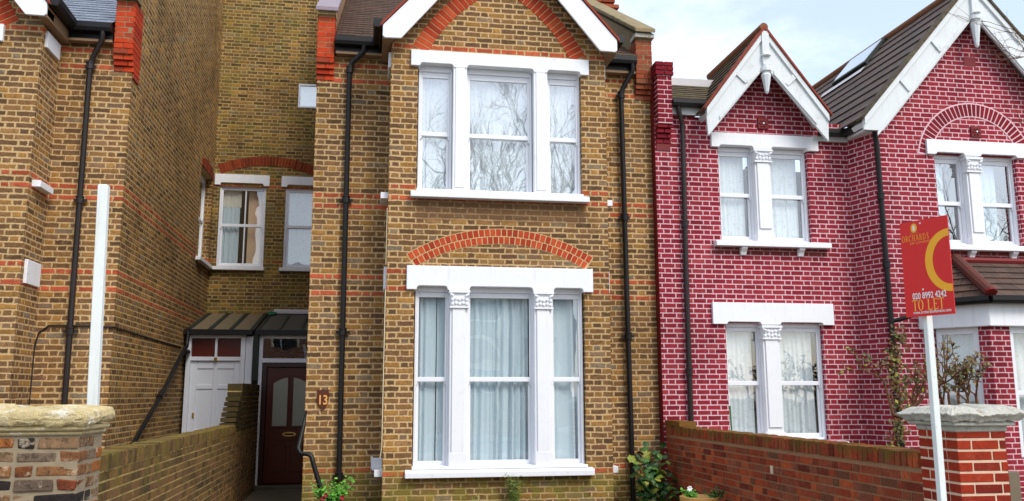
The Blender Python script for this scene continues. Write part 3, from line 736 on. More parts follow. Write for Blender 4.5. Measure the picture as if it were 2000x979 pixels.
# details of number 13
m = MB(o13); m.prism([(-.66,1.67),(-.66,1.52),(-.63,1.44),(-.585,1.40),(-.54,1.44),(-.51,1.52),(-.51,1.67),(-.55,1.66),(-.585,1.675),(-.62,1.66)], YM-.03, YM+.01)
pl = m.build('number_plaque', M['plaque'], no13, bevel=.004)
def text_mesh(name, body, mat, parent, org, base, ux, uy, size, sx=1.0, bold=0.0, depth=.002, align='LEFT'):
    cu = bpy.data.curves.new(name, 'FONT'); cu.body = body; cu.size = 1.0; cu.offset = bold; cu.align_x = align
    ob = bpy.data.objects.new(name, cu); C.objects.link(ob)
    dg = bpy.context.evaluated_depsgraph_get(); me = bpy.data.meshes.new_from_object(ob.evaluated_get(dg))
    bpy.data.objects.remove(ob); bpy.data.curves.remove(cu)
    ux, uy = Vector(ux).normalized(), Vector(uy).normalized()
    base = Vector(base)-Vector(org)
    for v in me.vertices: v.co = base + ux*(v.co.x*size*sx) + uy*(v.co.y*size)
    me.materials.clear(); me.materials.append(mat)
    o = bpy.data.objects.new(name, me); C.objects.link(o); o.parent = parent; return o
text_mesh('numerals', '13', M['gold'], pl, o13, (-.585, YM-.033, 1.475), (1,0,0), (0,0,1), .17, .8, .02, align='CENTER')
m = MB(o13); m.box(.075, .205, YM-.10, YM+.01, .62, .78); m.box(.06, .085, YM-.09, YM-.02, .64, .80)
m.build('junction_box', M['upvc'], no13, bevel=.008)
m = MB(o13); m.tube([(.165,YB-.012+.02,.82),(.185,YB-.006,.95),(.186,YB-.008,2.0),(.188,YB-.007,2.93)], .006, 6); m.tube([(.186,YB-.008,3.25),(.188,YB-.008,4.0)], .004, 6)
m.build('cable', plain('cream_cable', srgb(214,200,168), .6), no13)
m = MB(o13)
m.box(3.62, 4.38, 15.1, 15.7, 7.5, 9.0)
for k, (w_, z_) in enumerate(((.06,8.72),(.12,8.80),(.18,8.88),(.12,9.02),(.05,9.12),(.10,9.20),(.15,9.28),(.02,9.40),(.02,9.60),(.02,9.80))):
    n = 4
    for j in range(n):
        a_ = 3.62-w_+j*(.76+2*w_)/n
        m.box(a_+.004, a_+(.76+2*w_)/n-.004, 15.1-w_, 15.7+w_, z_, z_+.072+(0.12 if z_ > 9.3 else 0), .004)
m.build('chimney', M['kneel2'], no13)
# loose cables and conduit on the left neighbour
m = MB(onb); m.tube([(-4.17,YM-.015,1.0),(-4.165,YM-.015,2.2),(-4.13,YM-.015,2.38),(-4.02,YM-.015,2.47),(-3.8,YM-.015,2.475),(-3.25,YM-.015,2.46),(-3.238,YM+.02,2.46),(-3.238,15.8,2.42)], .011, 6)
m.build('cable', M['brownpipe'], nb)
clip_pipe(nb, onb, [(-3.17,16.0,2.78),(-3.17,15.95,2.45),(-3.17,15.6,2.30),(-3.17,14.3,1.62),(-3.17,12.4,.76)], .034, [], 'black', 'waste_pipe')
m = MB(onb); m.tube([(-3.17,14.35,1.65),(-3.17,14.15,1.56)], .048, 10); m.tube([(-3.17,16.05,2.35),(-3.17,15.85,2.33)], .05, 10); m.build('pipe_socket', M['black'], nb)
# the narrow side window in the flank, set back in its reveal
m = MB(onb); wx_ = -3.25-.13
m.box(wx_-.06, wx_, 16.725, 16.80, 4.18, 5.94); m.box(wx_-.06, wx_, 17.85, 17.925, 4.18, 5.94); m.box(wx_-.06, wx_-.001, 16.80, 17.85, 4.18, 4.27); m.box(wx_-.06, wx_-.001, 16.80, 17.85, 5.84, 5.94); m.box(wx_-.06, wx_-.002, 16.80, 17.85, 5.02, 5.08)
w_ = m.build('window', M['white'], nb, bevel=.005)
m = MB(onb); m.face([(wx_-.03,16.8,4.27),(wx_-.03,17.85,4.27),(wx_-.03,17.85,5.84),(wx_-.03,16.8,5.84)]); m.build('pane', M['glass_up'], w_)
m = MB(onb); m.box(wx_-.12, wx_-.10, 16.7, 17.95, 4.2, 5.9); m.build('blind_or_glare', M['cream'], w_)
m = MB(onb); m.box(wx_, -3.16, 16.66, 18.04, 4.10, 4.172); m.build('sill', M['white'], nb, bevel=.006)
m = MB(onb)
for k in range(12):
    a_ = 16.75+k*.1; m.box(-3.25, -3.235, a_+.004, a_+.096, 5.955, 6.20-.10*abs(k-5.5)/5.5)
m.build('side_arch', M['reararch'], nb)

# ------------------------------------------------------------------ set-back link building with the two doors
ol = (-2.0, 18.05, 0)
link = thing('link_building', ol, 'set-back mossy brick building between the two yellow houses, with white and brown doors', 'building')
LX0, LX1, LY = -3.25, -.81, 18.05
w = MB(ol); wall_xz(w, LY, LX0, LX1, -.2, 12.0, [(-3.12,-2.19,4.18,5.86),(-1.80,-1.0,4.18,5.86),(-1.63,-1.2,7.62,8.17)], .2)
w.build('wall', M['rear'], link)
r = MB(ol); r.box(LX0, LX1, LY+.01, 22.0, 12.0, 12.1); r.build('roof', M['felt'], link)
for a_, b_ in ((-3.225,-2.13),(-1.89,-.83)):
    l = MB(ol); l.prism(lintel_poly(a_, b_, 6.105, 5.875, [(a_+.12, b_-.12)], 5.925, .03), LY-.04, LY+.1); l.build('lintel', M['white'], link, bevel=.005)
    l = MB(ol); l.prism([(LY-.1,4.10),(LY-.1,4.165),(LY+.15,4.19),(LY+.15,4.10)], a_+.03, b_-.03, 'X'); l.build('sill', M['white'], link, bevel=.005)
wdl = sash(link, ol, -3.12, -2.19, 4.185, 5.92, LY+.04, 5.05, side=.07, top=.13, bot=.08, glass='glass', curtain=[(-3.08,-2.72,4.2,5.45,'curtain',.02),(-3.08,-2.70,5.45,5.82,'cream',.004)], seed=41)
m = MB(ol); m.box(-2.615, -2.59, LY+.065, LY+.09, 4.25, 5.80); m.build('glazing_bar', M['upvc'], wdl)
m = MB(ol); m.box(-2.56, -2.25, LY+.24, LY+.26, 4.2, 5.8); m.build('blind_or_glare', plain('peach_blind', srgb(232,196,160), .8), wdl)
sash(link, ol, -1.80, -1.0, 4.185, 5.92, LY+.04, 5.05, side=.07, top=.14, bot=.08, glass='glass', curtain=[(-1.77,-1.03,4.2,5.84,'net',.004)], seed=44)
m = MB(ol); m.box(-1.62,-1.21,LY+.0,LY+.06,7.63,7.66); m.box(-1.62,-1.21,LY+.0,LY+.06,8.12,8.16); m.box(-1.62,-1.585,LY,LY+.06,7.66,8.12); m.box(-1.245,-1.21,LY,LY+.06,7.66,8.12)
w_ = m.build('window', M['upvc'], link); m = MB(ol); m.face([(-1.59,LY+.03,7.65),(-1.24,LY+.03,7.65),(-1.24,LY+.03,8.13),(-1.59,LY+.03,8.13)]); m.build('pane', M['glass_up'], w_)
m = MB(ol); m.box(-1.60,-1.22,LY+.09,LY+.1,7.64,8.15); m.build('blind_or_glare', M['net'], w_)
ux, uz, rr = circle3((-3.19,6.30),(-2.22,6.52),(-1.25,6.36))
ta = math.atan2(6.30-uz, -3.19-ux); tb = math.atan2(6.36-uz, -1.0-ux)
a = MB(ol); arch_bricks(a, ux, uz, rr-.2, rr, ta, tb-.02, 34, LY-.008, LY+.03, .008); a.build('relieving_arch', M['reararch'], link)
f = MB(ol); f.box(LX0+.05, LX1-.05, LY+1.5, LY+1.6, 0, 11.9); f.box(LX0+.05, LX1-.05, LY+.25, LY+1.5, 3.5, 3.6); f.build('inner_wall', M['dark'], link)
# porch with white door
PY = 16.10
def porch_panel(x0, x1, z0, z1, d, mat, par, name='panel'):
    q = MB(ol); q.box(x0, x1, PY+d, PY+d+.03, z0, z1); return q.build(name, M[mat], par, bevel=.004)
q = MB(ol)
q.box(-3.20,-3.12,PY-.02,PY+.1,0,2.66); q.box(-2.27,-2.19,PY-.02,PY+.1,0,2.66); q.box(-3.12,-2.27,PY-.019,PY+.1,2.20,2.27); q.box(-3.12,-2.27,PY-.019,PY+.1,2.60,2.66); q.box(-2.715,-2.675,PY-.018,PY+.1,2.27,2.60)
q.box(-2.185,-2.06,PY,PY+.1,0,2.64)
q.build('door_frame', M['doorwhite'], link, bevel=.004)
porch_panel(-3.12,-2.715,2.27,2.60,.05,'redglass',link,'fanlight'); porch_panel(-2.675,-2.27,2.27,2.60,.05,'redglass',link,'fanlight')
q = MB(ol); q.box(-3.12,-2.27,PY+.045,PY+.09,.02,2.20)
for x0, x1 in ((-3.12,-3.0),(-2.73,-2.65),(-2.38,-2.27)): q.box(x0,x1,PY+.025,PY+.046,.02,2.2)
for z0, z1 in ((2.06,2.2),(1.70,1.78),(.86,1.0),(.02,.22)):
    q.box(-3.0,-2.73,PY+.026,PY+.046,z0,z1); q.box(-2.65,-2.38,PY+.026,PY+.046,z0,z1)
dr = q.build('door', M['doorwhite'], link, bevel=.006)
dr['label'] = 'white panelled door'
q = MB(ol); q.box(-3.045,-3.015,PY+.005,PY+.03,1.20,1.29); q.build('handle', M['brass'], dr)
q = MB(ol); q.lathe((-2.69,PY-.03,0),[(.02,2.195),(.03,2.205),(.03,2.25),(.02,2.26)],8); q.build('catch', M['brass'], dr)
# brown door
q = MB(ol)
q.box(-1.95,-1.885,PY-.02,PY+.1,0,2.66); q.box(-.90,-.83,PY-.02,PY+.1,0,2.66); q.box(-1.885,-.90,PY-.019,PY+.1,2.17,2.245); q.box(-1.885,-.90,PY-.019,PY+.1,2.60,2.66)
q.build('door_frame', M['upvc'], link, bevel=.004)
q = MB(ol); q.face([(-1.885,PY+.04,2.245),(-.9,PY+.04,2.245),(-.9,PY+.04,2.6),(-1.885,PY+.04,2.6)]); q.build('transom_pane', M['glass'], link)
q = MB(ol); q.box(-1.88,-1.80,PY-.01,PY+.09,0,2.165); q.box(-.98,-.905,PY-.01,PY+.09,0,2.165); q.box(-1.80,-.98,PY-.009,PY+.09,2.09,2.165); q.build('door_frame', M['doorbrown'], link, bevel=.003)
q = MB(ol); q.box(-1.795,-.985,PY+.03,PY+.07,.05,2.085)
# raised mouldings around two tall arched lights
def arch_light(cx, z0, z1, w, flip):
    P = [(cx-w/2,z0),(cx+w/2,z0)]
    n = 8
    for k in range(n+1):
        t = k/n; xx = cx+w/2-w*t
        P.append((xx, z1 + (.10*math.sin(math.pi*.5*(1-t)) if flip > 0 else .10*math.sin(math.pi*.5*t))))
    return P
for cx, fl in ((-1.55,1),(-1.20,-1)):
    P = arch_light(cx, 1.05, 1.80, .25, fl); Pb = arch_light(cx, 1.01, 1.835, .31, fl)
    q.prism(Pb, PY+.012, PY+.031)
q.prism([(-1.72,.80),(-1.02,.80),(-1.02,.93),(-1.12,.97),(-1.25,.96),(-1.375,1.0),(-1.5,.96),(-1.62,.97),(-1.72,.93)], PY+.015, PY+.031)
q.prism([(-1.72,.25),(-1.42,.25),(-1.42,.72),(-1.5,.76),(-1.62,.70),(-1.72,.66)], PY+.015, PY+.031); q.prism([(-1.34,.25),(-1.04,.25),(-1.04,.66),(-1.14,.70),(-1.26,.76),(-1.34,.72)], PY+.015, PY+.031)
db = q.build('door', M['doorbrown2'], link, bevel=.006); db['label'] = 'mahogany brown door with two tall arched panes'
for cx, fl in ((-1.55,1),(-1.20,-1)):
    q = MB(ol); q.prism(arch_light(cx, 1.05, 1.80, .25, fl), PY+.006, PY+.0118); q.build('pane', plain('frosted_door_glass', srgb(150,150,134), .25, .12, 4.0, spec=.6), db)
q = MB(ol); q.prism([(-1.37+.12*math.cos(t), .905+.04*math.sin(t)) for t in [2*math.pi*k/16 for k in range(16)]], PY+.0, PY+.012); lb = q.build('letterbox', M['brass'], db)
q = MB(ol); q.box(-1.45,-1.29,PY-.004,PY-.0005,.89,.92); q.build('slot', M['black'], lb)
q = MB(ol); q.box(-1.99,-.82,PY-.28,PY+.12,-.14,.03); q.build('door_step', M['paving'], link, bevel=.008)
# porch sides and canopies
q = MB(ol); q.box(-2.055,-1.955,PY-.02,LY-.01,-.1,2.66); q.box(-2.05,-1.96,PY-.12,PY-.03,1.85,2.66); q.build('porch_post', M['dkgreen'], link)
for x0, x1, dk, nm in ((-3.24,-2.07,'slat','white'),(-2.02,-.815,'felt','brown')):
    q = MB(ol); q.prism([(PY-.10,2.70),(PY-.10,2.735),(LY-.005,3.22),(LY-.005,3.185)], x0, x1, 'X'); cn = q.build('canopy', M[dk], link)
    q = MB(ol); q.box(x0, x1, PY-.14, PY-.101, 2.66, 2.75); q.build('canopy_edge', M['black'], cn)
    q = MB(ol); n = 3
    for k in range(n+1):
        xx = x0+.02+(x1-x0-.08)*k/n
        q.prism([(PY-.10,2.737),(PY-.10,2.747),(LY-.006,3.232),(LY-.006,3.222)], xx, xx+.05 if dk == 'felt' else xx+.085, 'X')
    q.build('canopy_batten', M['dkgreen'], cn)
q = MB(ol); q.prism([(LY-.06,3.23),(LY-.06,3.29),(LY-.002,3.32),(LY-.002,3.23)], -1.93, -.82, 'X'); q.build('flashing', M['lead'], link)
q = MB(ol); q.box(-2.0,-1.86,LY-.28,LY-.06,3.19,3.25,.02); q.build('roof_patch', plain('green_sealant_patch', srgb(28,120,84), .6), link)

# ------------------------------------------------------------------ pink painted house
op = (7.0, 11.6, 0); YP, YQ = 11.60, 11.13
pink = thing('painted_house', op, 'maroon painted brick house with white joint lines and two white-boarded gables', 'house')
wall_h = [(5.0,6.41,3.76,5.22),(5.0,6.49,.90,2.60)]
w = MB(op); wall_xz(w, YP, 4.035, 7.05, -.2, 5.63, wall_h, .2)
w.face([(4.76,YP,5.63),(6.53,YP,5.63),(5.645,YP,6.80)])
w.face([(7.05,YP,-.2),(7.20,YQ,-.2),(7.20,YQ,5.5),(7.05,YP,5.5)])
w.build('wall', M['pink'], pink)
w = MB(op); wall_xz(w, YQ, 7.20, 10.55, -.2, 5.45, [(8.17,9.52,3.73,5.10)], .2)
w.face([(7.20,YQ,5.45),(10.55,YQ,5.45),(8.87,YQ,7.45)]); wall_yz(w, 10.55, [(YQ,-.2),(15.6,-.2),(15.6,5.45),(YQ,5.45)], 1)
w.build('gable_wall', M['pink'], pink)
w = MB(op); wall_yz(w, 4.035, [(YP,-.2),(16.0,-.2),(16.0,6.0),(12.6,6.0),(12.3,6.35),(YP,6.35)], -1); wall_xz(w, 15.6, 4.035, 10.55, -.2, 5.9, face=1); w.build('rear_wall', M['maroon'], pink)
# pier between the houses
m = MB(op)
for k in range(18):
    z = 5.12+k*.0712; st_ = max(0, 5-k)
    fy = YP-.14+st_*.028; wd = 0.0
    cuts = (4.04, 4.15, 4.272) if k % 2 else (4.04, 4.20, 4.272)
    ext = .025 if k >= 15 else 0
    for a_, b_ in zip(cuts, cuts[1:]): m.box(a_+.010-(ext if a_ == 4.04 else 0), b_-.002+(ext if b_ == 4.272 else 0), fy-ext, YP+.5, z+.010, z+.0712-.004, .001)
o = m.build('pier', M['pinkarch'], pink, bevel=.002); m = MB(op); m.box(4.052,4.268,YP-.135,YP+.5,5.47,6.38); m.build('mortar', M['mortar_pink'], o)
m = MB(op); m.box(4.052,4.262,YP-.015,YP+.3,5.09,5.47); m.build('pier_core', M['maroon'], o)
# low roof and gutter by the pier
r = MB(op); stepped_roof(r, (4.28,YP-.12,5.83), (5.3,YP-.12,5.83), (4.28,12.45,6.44), (5.3,12.45,6.44), 8, .012); r.build('low_roof', M['tile_moss'], pink)
m = MB(op); m.box(4.275,5.5,12.45,12.52,6.42,6.56); m.box(4.275,5.5,12.52,15.6,6.44,6.46); m.build('flashing', M['lead'], pink)
m = MB(op); m.box(4.55,5.6,12.7,13.0,6.46,6.62); m.build('ridge', M['ridge'], pink)
for run in ([(4.275,YP-.13,5.79),(4.86,YP-.13,5.79)], [(6.56,YP-.13,5.45),(7.0,YP-.13,5.45)], [(6.95,YP-.14,5.45),(7.12,YQ-.10,5.45)]):
    m = MB(op); gutter_run(m, run, .11, .10); m.build('gutter', M['black'], pink)
m = MB(op); m.box(4.275,4.86,YP-.06,YP-.004,5.64,5.75); m.build('fascia', M['barge'], pink)
m = MB(op); m.box(6.5,7.05,YP-.06,YP-.004,5.34,5.42); m.prism([(YP-.1,5.36),(YP-.1,5.40),(YQ-.05,5.40),(YQ-.05,5.36)], 7.02, 7.19, 'X'); m.build('fascia', M['barge'], pink)
# gables
def gable(cx, half, ze, za, yb, wid, cut, slope_in, battens, roof_to, mat, nrows, lbl, pend):
    for sgn in (-1, 1):
        mx = lambda v: cx+sgn*v
        P = [(mx(half),ze),(mx(0),za),(mx(0),za-wid*1.05),(mx(half-slope_in),ze-cut)] + ([(mx(half),ze-cut)] if slope_in > .2 else [(mx(half-.02),ze-cut-.02)])
        if slope_in <= .2: P = [(mx(half),ze),(mx(0),za),(mx(0),za-wid),(mx(half-.02),ze-cut)]
        l = MB(op); l.prism(P, yb, yb+.04)
        bb = l.build('bargeboard', M['barge'], pink, bevel=.004)
        # applied border strips and cross battens
        sl = (za-ze)/half; L = math.hypot(1, sl)
        l = MB(op)
        def strip(o0, o1, v0, v1, y):   # offset below the top edge, from v0 to v1 (distance from centre)
            A = [(mx(v0), za-sl*v0-o0), (mx(v1), za-sl*v1-o0), (mx(v1), za-sl*v1-o1), (mx(v0), za-sl*v0-o1)]
            l.prism(A, y, yb-.001)
        strip(-.005, .10, .0, half-.004, yb-.03); wf = lambda v: wid+(cut-wid)*v/half if slope_in <= .2 else wid
        A = [(mx(v), za-sl*v-wf(v)+o) for v, o in ((.12,.075),(half-.2,.075),(half-.2,.02),(.12,.02))]; l.prism(A, yb-.018, yb-.001)
        for v in battens:
            A = [(mx(v), za-sl*v-.101), (mx(v+.045), za-sl*(v+.045)-.06-.045), (mx(v+.045-.13), za-sl*(v-.085)-wf(v)+.09), (mx(v-.13), za-sl*(v-.13)-wf(v)+.07)]
            l.prism(A, yb-.022, yb-.0015)
        l.build('board_moulding', M['barge'], bb)
        l = MB(op); l.prism([(mx(half+.035),ze-.015),(mx(half+.035),ze+.02),(mx(0),za+.065),(mx(0),za+.01)], yb-.05, yb+.14)
        l.build('verge_tile', M['tilered'] if lbl else M['tile_moss'], pink)
        r = MB(op)
        stepped_roof(r, (mx(half+.03),yb-.03,ze), (mx(half+.03),roof_to-(.8 if sgn > 0 else 0),ze), (mx(0),yb-.03,za+.03), (mx(0),roof_to,za+.03), nrows, .02)
        r.build('gable_roof', M[mat], pink)
        l = MB(op); l.prism([(mx(half-.06),ze-.1),(mx(half-.02),ze-.04),(mx(0),za-.03),(mx(0),za-.08)], yb+.041, yb+.36); l.build('soffit', M['barge'], pink)
    m = MB(op); m.tube([(cx,yb-.02,za+.05),(cx,roof_to,za+.05)], .065, 10); m.build('ridge_tile', M['ridge'], pink)
    m = MB(op); zi = za-wid
    m.box(cx-.055,cx+.055,yb-.045,yb-.002,zi+.02,za-.03); m.lathe((cx,yb+.0,0),[(.05,zi-.10),(.085,zi-.08),(.085,zi-.03),(.06,zi-.02),(.06,zi+.02)],10)
    m.lathe((cx,yb+.0,0),[(.012,zi-pend),(.03,zi-pend+.03),(.075,zi-.14),(.05,zi-.10)],8)
    m.lathe((cx,yb-.03,0),[(.05,za-.42 if lbl else za-.5),(.075,za-.41 if lbl else za-.49),(.05,za-.37 if lbl else za-.46)],8)
    m.build('pendant', M['barge'], pink)
gable(5.645, .95, 5.64, 6.90, 11.25, .56, .40, .10, (.42,), 13.3, 'tile_moss', 9, True, .42)
gable(8.87, 1.94, 5.50, 7.72, 10.90, .50, .17, .30, (.72,1.28), 15.9, 'tile_brown', 10, False, .52)
# rooflight on the long left slope
def on_slope(x, y, up=0.0): return (x-up*.76, y, 5.50+(x-6.93)*(2.25/1.94)+up*.65)
m = MB(op)
q = [on_slope(8.42,13.0,.07), on_slope(8.84,13.0,.07), on_slope(8.84,14.1,.07), on_slope(8.42,14.1,.07)]
lo = [on_slope(8.42,13.0,-.02), on_slope(8.84,13.0,-.02), on_slope(8.84,14.1,-.02), on_slope(8.42,14.1,-.02)]
m.face(q)
for k in range(4): m.face([q[k], q[(k+1)%4], lo[(k+1)%4], lo[k]])
rl = m.build('rooflight', M['dkgreen'], pink)
m = MB(op); m.face([on_slope(8.45,13.05,.085), on_slope(8.82,13.05,.085), on_slope(8.82,14.05,.085), on_slope(8.45,14.05,.085)]); m.build('pane', M['skylight'], rl)
m = MB(op); m.face([on_slope(8.45,13.05,.075), on_slope(8.82,13.05,.075), on_slope(8.82,14.05,.075), on_slope(8.45,14.05,.075)]); m.build('blind_or_glare', M['white'], rl)  # white sheet added under the pane to paint in the sky glare
m = MB(op); m.face([on_slope(8.25,12.9,.04), on_slope(8.34,12.9,.04), on_slope(8.34,14.3,.04), on_slope(8.25,14.3,.04)]); m.build('flashing', M['lead'], rl)
# stone dressings
def dressed(x0, x1, zt, zb, ym, xs0, xs1, sill_z, mulx, cap, brackets, yy):
    l = MB(op); l.prism(lintel_poly(x0, x1, zt, zb, [(xs0+.01, mulx[0]-.02), (mulx[1]+.02, xs1-.01)], zb+.035, .03), yy-.05, yy+.16)
    l.build('lintel', M['white'], pink, bevel=.006, seg=2)
    l = MB(op); l.box(mulx[0], mulx[1], yy-.02, yy+.14, sill_z+.02, zb+.02); l.box(mulx[0]+.03, mulx[1]-.03, yy-.042, yy-.021, sill_z+.2, cap[0])
    l.box(mulx[0]-.015, mulx[1]+.015, yy-.045, yy+.12, sill_z+.005, sill_z+.13)
    mo = l.build('mullion', M['white'], pink, bevel=.005)
    capital(mo, op, mulx[0]-.015, mulx[1]+.015, cap[0], cap[1], yy-.04)
    l = MB(op); l.prism([(yy-.12,sill_z-.08),(yy-.12,sill_z-.02),(yy-.1,sill_z),(yy+.15,sill_z+.015),(yy+.15,sill_z-.08)], xs0-.13, xs1+.24 if x1 < 7 else xs1+.1, 'X')
    l.build('sill', M['white'], pink, bevel=.006, seg=2)
    for bx in brackets:
        l = MB(op); l.prism([(yy-.10,sill_z-.081),(yy-.09,sill_z-.11),(yy-.05,sill_z-.15),(yy-.03,sill_z-.2),(yy+.01,sill_z-.2),(yy+.01,sill_z-.081)], bx-.045, bx+.045, 'X'); l.build('sill_bracket', M['white'], pink, bevel=.006)
dressed(4.885,6.575,5.40,5.18,YP,5.0,6.41,3.775,(5.555,5.80),(4.97,5.17),(5.31,6.20),YP)
dressed(4.80,6.65,2.885,2.575,YP,5.0,6.49,.93,(5.545,5.80),(2.36,2.56),(),YP)
dressed(8.035,9.68,5.30,5.075,YQ,8.17,9.52,3.72,(8.66,8.89),(4.82,5.05),(8.62,9.30),YQ)
yw = YP+.075
for i, (a_, b_) in enumerate(((5.0,5.56),(5.795,6.41))):
    sash(pink, op, a_, b_, 3.79, 5.21, yw, 4.49, side=.055, top=.13, bot=.09, glass='glass', curtain=[(a_+.02,b_-.09,3.85,5.2,'net',.008)], seed=60+i)
for i, (a_, b_) in enumerate(((5.0,5.55),(5.795,6.49))):
    sash(pink, op, a_, b_, .95, 2.60, yw, 1.745, side=.055, top=.12, bot=.09, glass='glass', curtain=[(a_+.02,b_-.09,.95,2.6,'net',.018)], seed=64+i)
yw = YQ+.075
for i, (a_, b_) in enumerate(((8.17,8.66),(8.89,9.52))):
    sash(pink, op, a_, b_, 3.74, 5.11, yw, 4.37, side=.055, top=.13, bot=.09, glass='glass_up', curtain=[(a_+.02,b_-.22,3.8,5.1,'curtain',.02)], seed=70+i)
# semicircular painted arch
ux, uz, rr = circle3((8.01,5.39),(8.90,5.905),(9.70,5.40))
ta = math.atan2(5.33-uz, 8.0-ux); tb = math.atan2(5.33-uz, 9.74-ux)
a = MB(op); arch_bricks(a, ux, uz, rr-.20, rr-.018, math.pi-.16, .16, 34, YQ-.010, YQ+.02, .020); o = a.build('window_arch', M['pinkarch'], pink)
b = MB(op); ring_slab(b, ux, uz, rr-.22, rr+.004, math.pi-.14, .14, YQ-.005, YQ+.01); b.build('joint', M['mortar_pink'], o)
for (x_, z_) in ((8.885,5.455),(5.72,5.575)):
    y_ = YQ if x_ > 7 else YP
    l = MB(op); l.box(x_-.085,x_+.085,y_-.03,y_+.02,z_-.085,z_+.085)
    ro = l.build('rosette', M['maroon'], pink, bevel=.008)
    l = MB(op)
    for k in range(6):
        t = k*math.pi/3; l.prism([(x_+math.cos(t)*.045+.02*math.cos(s),z_+math.sin(t)*.045+.02*math.sin(s)) for s in [j*math.pi/3 for j in range(6)]], y_-.042, y_-.029)
    l.build('petals', M['maroon'], ro, bevel=.004)
    l = MB(op); l.prism([(x_+.014*math.cos(s),z_+.014*math.sin(s)) for s in [j*math.pi/4 for j in range(8)]], y_-.05, y_-.043); l.build('centre', M['signwhite'], ro)
l = MB(op); l.box(8.80,9.0,YQ-.008,YQ+.02,6.50,6.64); l.build('air_brick', M['maroon'], pink)
# pipes
clip_pipe(pink, op, [(4.36,YP-.12,5.78),(4.37,YP-.11,5.68),(4.44,YP-.06,5.5),(4.445,YP-.055,5.4),(4.42,YP-.055,3.2),(4.41,YP-.055,.2)], .036, [((4.43,YP-.055,4.0),0),((4.412,YP-.055,1.9),.0)], 'brownpipe')
clip_pipe(pink, op, [(7.16,YQ-.12,5.42),(7.20,YQ-.07,5.30),(7.22,YQ-.06,5.2),(7.235,YQ-.06,3.0),(7.27,YQ-.06,.3)], .037, [((7.225,YQ-.06,4.4),.0),((7.235,YQ-.06,3.4),0),((7.25,YQ-.06,2.0),0)], 'black')
clip_pipe(pink, op, [(7.25,YQ-.06,2.60),(7.33,YQ-.14,2.62),(7.52,YQ-.2,2.68),(7.65,YQ-.2,2.72)], .03, [], 'black', 'branch_pipe')
# canted ground-floor bay with tiled roof
YR = 10.45
pts = [(7.78,YQ),(8.28,YR),(9.9,YR),(10.4,YQ)]
w = MB(op)
def canted(p, q, holes, z0=-.2, z1=2.78):
    p, q = Vector((*p,0)), Vector((*q,0)); L = (q-p).length; d = (q-p)/L
    xs = sorted({0, L, *[h[0] for h in holes], *[h[1] for h in holes]}); zs = sorted({z0, z1, *[h[2] for h in holes], *[h[3] for h in holes]})
    for a_, b_ in zip(xs, xs[1:]):
        for c_, e_ in zip(zs, zs[1:]):
            if any(h[0] <= (a_+b_)/2 <= h[1] and h[2] <= (c_+e_)/2 <= h[3] for h in holes): continue
            A, B = p+d*a_, p+d*b_
            w.face([(A.x,A.y,c_),(B.x,B.y,c_),(B.x,B.y,e_),(A.x,A.y,e_)])
canted(pts[0], pts[1], [(.14,.70,.75,2.5)]); canted(pts[1], pts[2], [(.30,1.32,.75,2.5)]); canted(pts[2], pts[3], [])
w.build('bay_wall', M['pink'], pink)
def canted_frame(p, q, a0, a1, z0, z1, zr, seed):
    p, q = Vector((*p,0)), Vector((*q,0)); L = (q-p).length; d = (q-p)/L; n = Vector((-d.y, d.x, 0))
    Pt = lambda s_, k, z: tuple(p+d*s_+n*k+Vector((0,0,z)))
    f = MB(op)
    def bar(s0, s1, za, zb, k0, k1):
        i = [f.pt(Pt(s_, k, z)) for z in (za, zb) for (s_, k) in ((s0,k0),(s1,k0),(s1,k1),(s0,k1))]
        for g_ in ((0,3,2,1),(4,5,6,7),(0,1,5,4),(1,2,6,5),(2,3,7,6),(3,0,4,7)): f.f.append([i[k] for k in g_])
    bar(a0,a0+.075,z0,z1,.03,.12); bar(a1-.075,a1,z0,z1,.03,.12); bar(a0+.075,a1-.075,z1-.10,z1,.031,.12); bar(a0+.075,a1-.075,z0,z0+.08,.031,.12); bar(a0+.075,a1-.075,zr-.03,zr+.03,.04,.11)
    wn = f.build('window', M['upvc'], pink, bevel=.004)
    g_ = MB(op); g_.face([Pt(a0+.07,.07,z0+.07),Pt(a1-.07,.07,z0+.07),Pt(a1-.07,.07,z1-.09),Pt(a0+.07,.07,z1-.09)]); g_.build('pane', M['glass'], wn)
    c_ = MB(op); n_ = 40; g2 = []
    for z in (z0, z1):
        g2.append([c_.pt(Pt(a0+(a1-a0)*k/n_, .20+.02*math.sin(k*.9+seed), z)) for k in range(n_+1)])
    for k in range(n_): c_.f.append([g2[0][k], g2[0][k+1], g2[1][k+1], g2[1][k]])
    c_.build('curtain', M['net'], wn, smooth=True)
canted_frame(pts[0], pts[1], .14, .70, .75, 2.5, 1.60, 1); canted_frame(pts[1], pts[2], .30, 1.32, .75, 2.5, 1.60, 2)
fz = MB(op)
off = [(7.70,YQ),(8.24,YR-.07),(9.94,YR-.07),(10.45,YQ)]
inn = [(7.84,YQ+.06),(8.30,YR+.06),(9.88,YR+.06),(10.33,YQ+.06)]
for k in range(3):
    A, B, Ci, D = off[k], off[k+1], inn[k+1], inn[k]
    i = [fz.pt((*p_, z)) for z in (2.49, 2.80) for p_ in (A, B, Ci, D)]
    for g_ in ((0,3,2,1),(4,5,6,7),(0,1,5,4),(1,2,6,5),(2,3,7,6),(3,0,4,7)): fz.f.append([i[k2] for k2 in g_])
fz.build('frieze', M['white'], pink, bevel=.012, seg=2)
gt = MB(op); rim = [(7.64,YQ),(8.20,YR-.16),(9.98,YR-.16),(10.5,YQ)]
gutter_run(gt, [(x_,y_,2.84) for x_, y_ in rim], .12, .10); gt.build('bay_gutter', M['black'], pink)
rf = MB(op); tp = [(8.02,YQ,3.45),(8.35,YQ-.02,3.48),(9.8,YQ-.02,3.48),(10.1,YQ,3.45)]
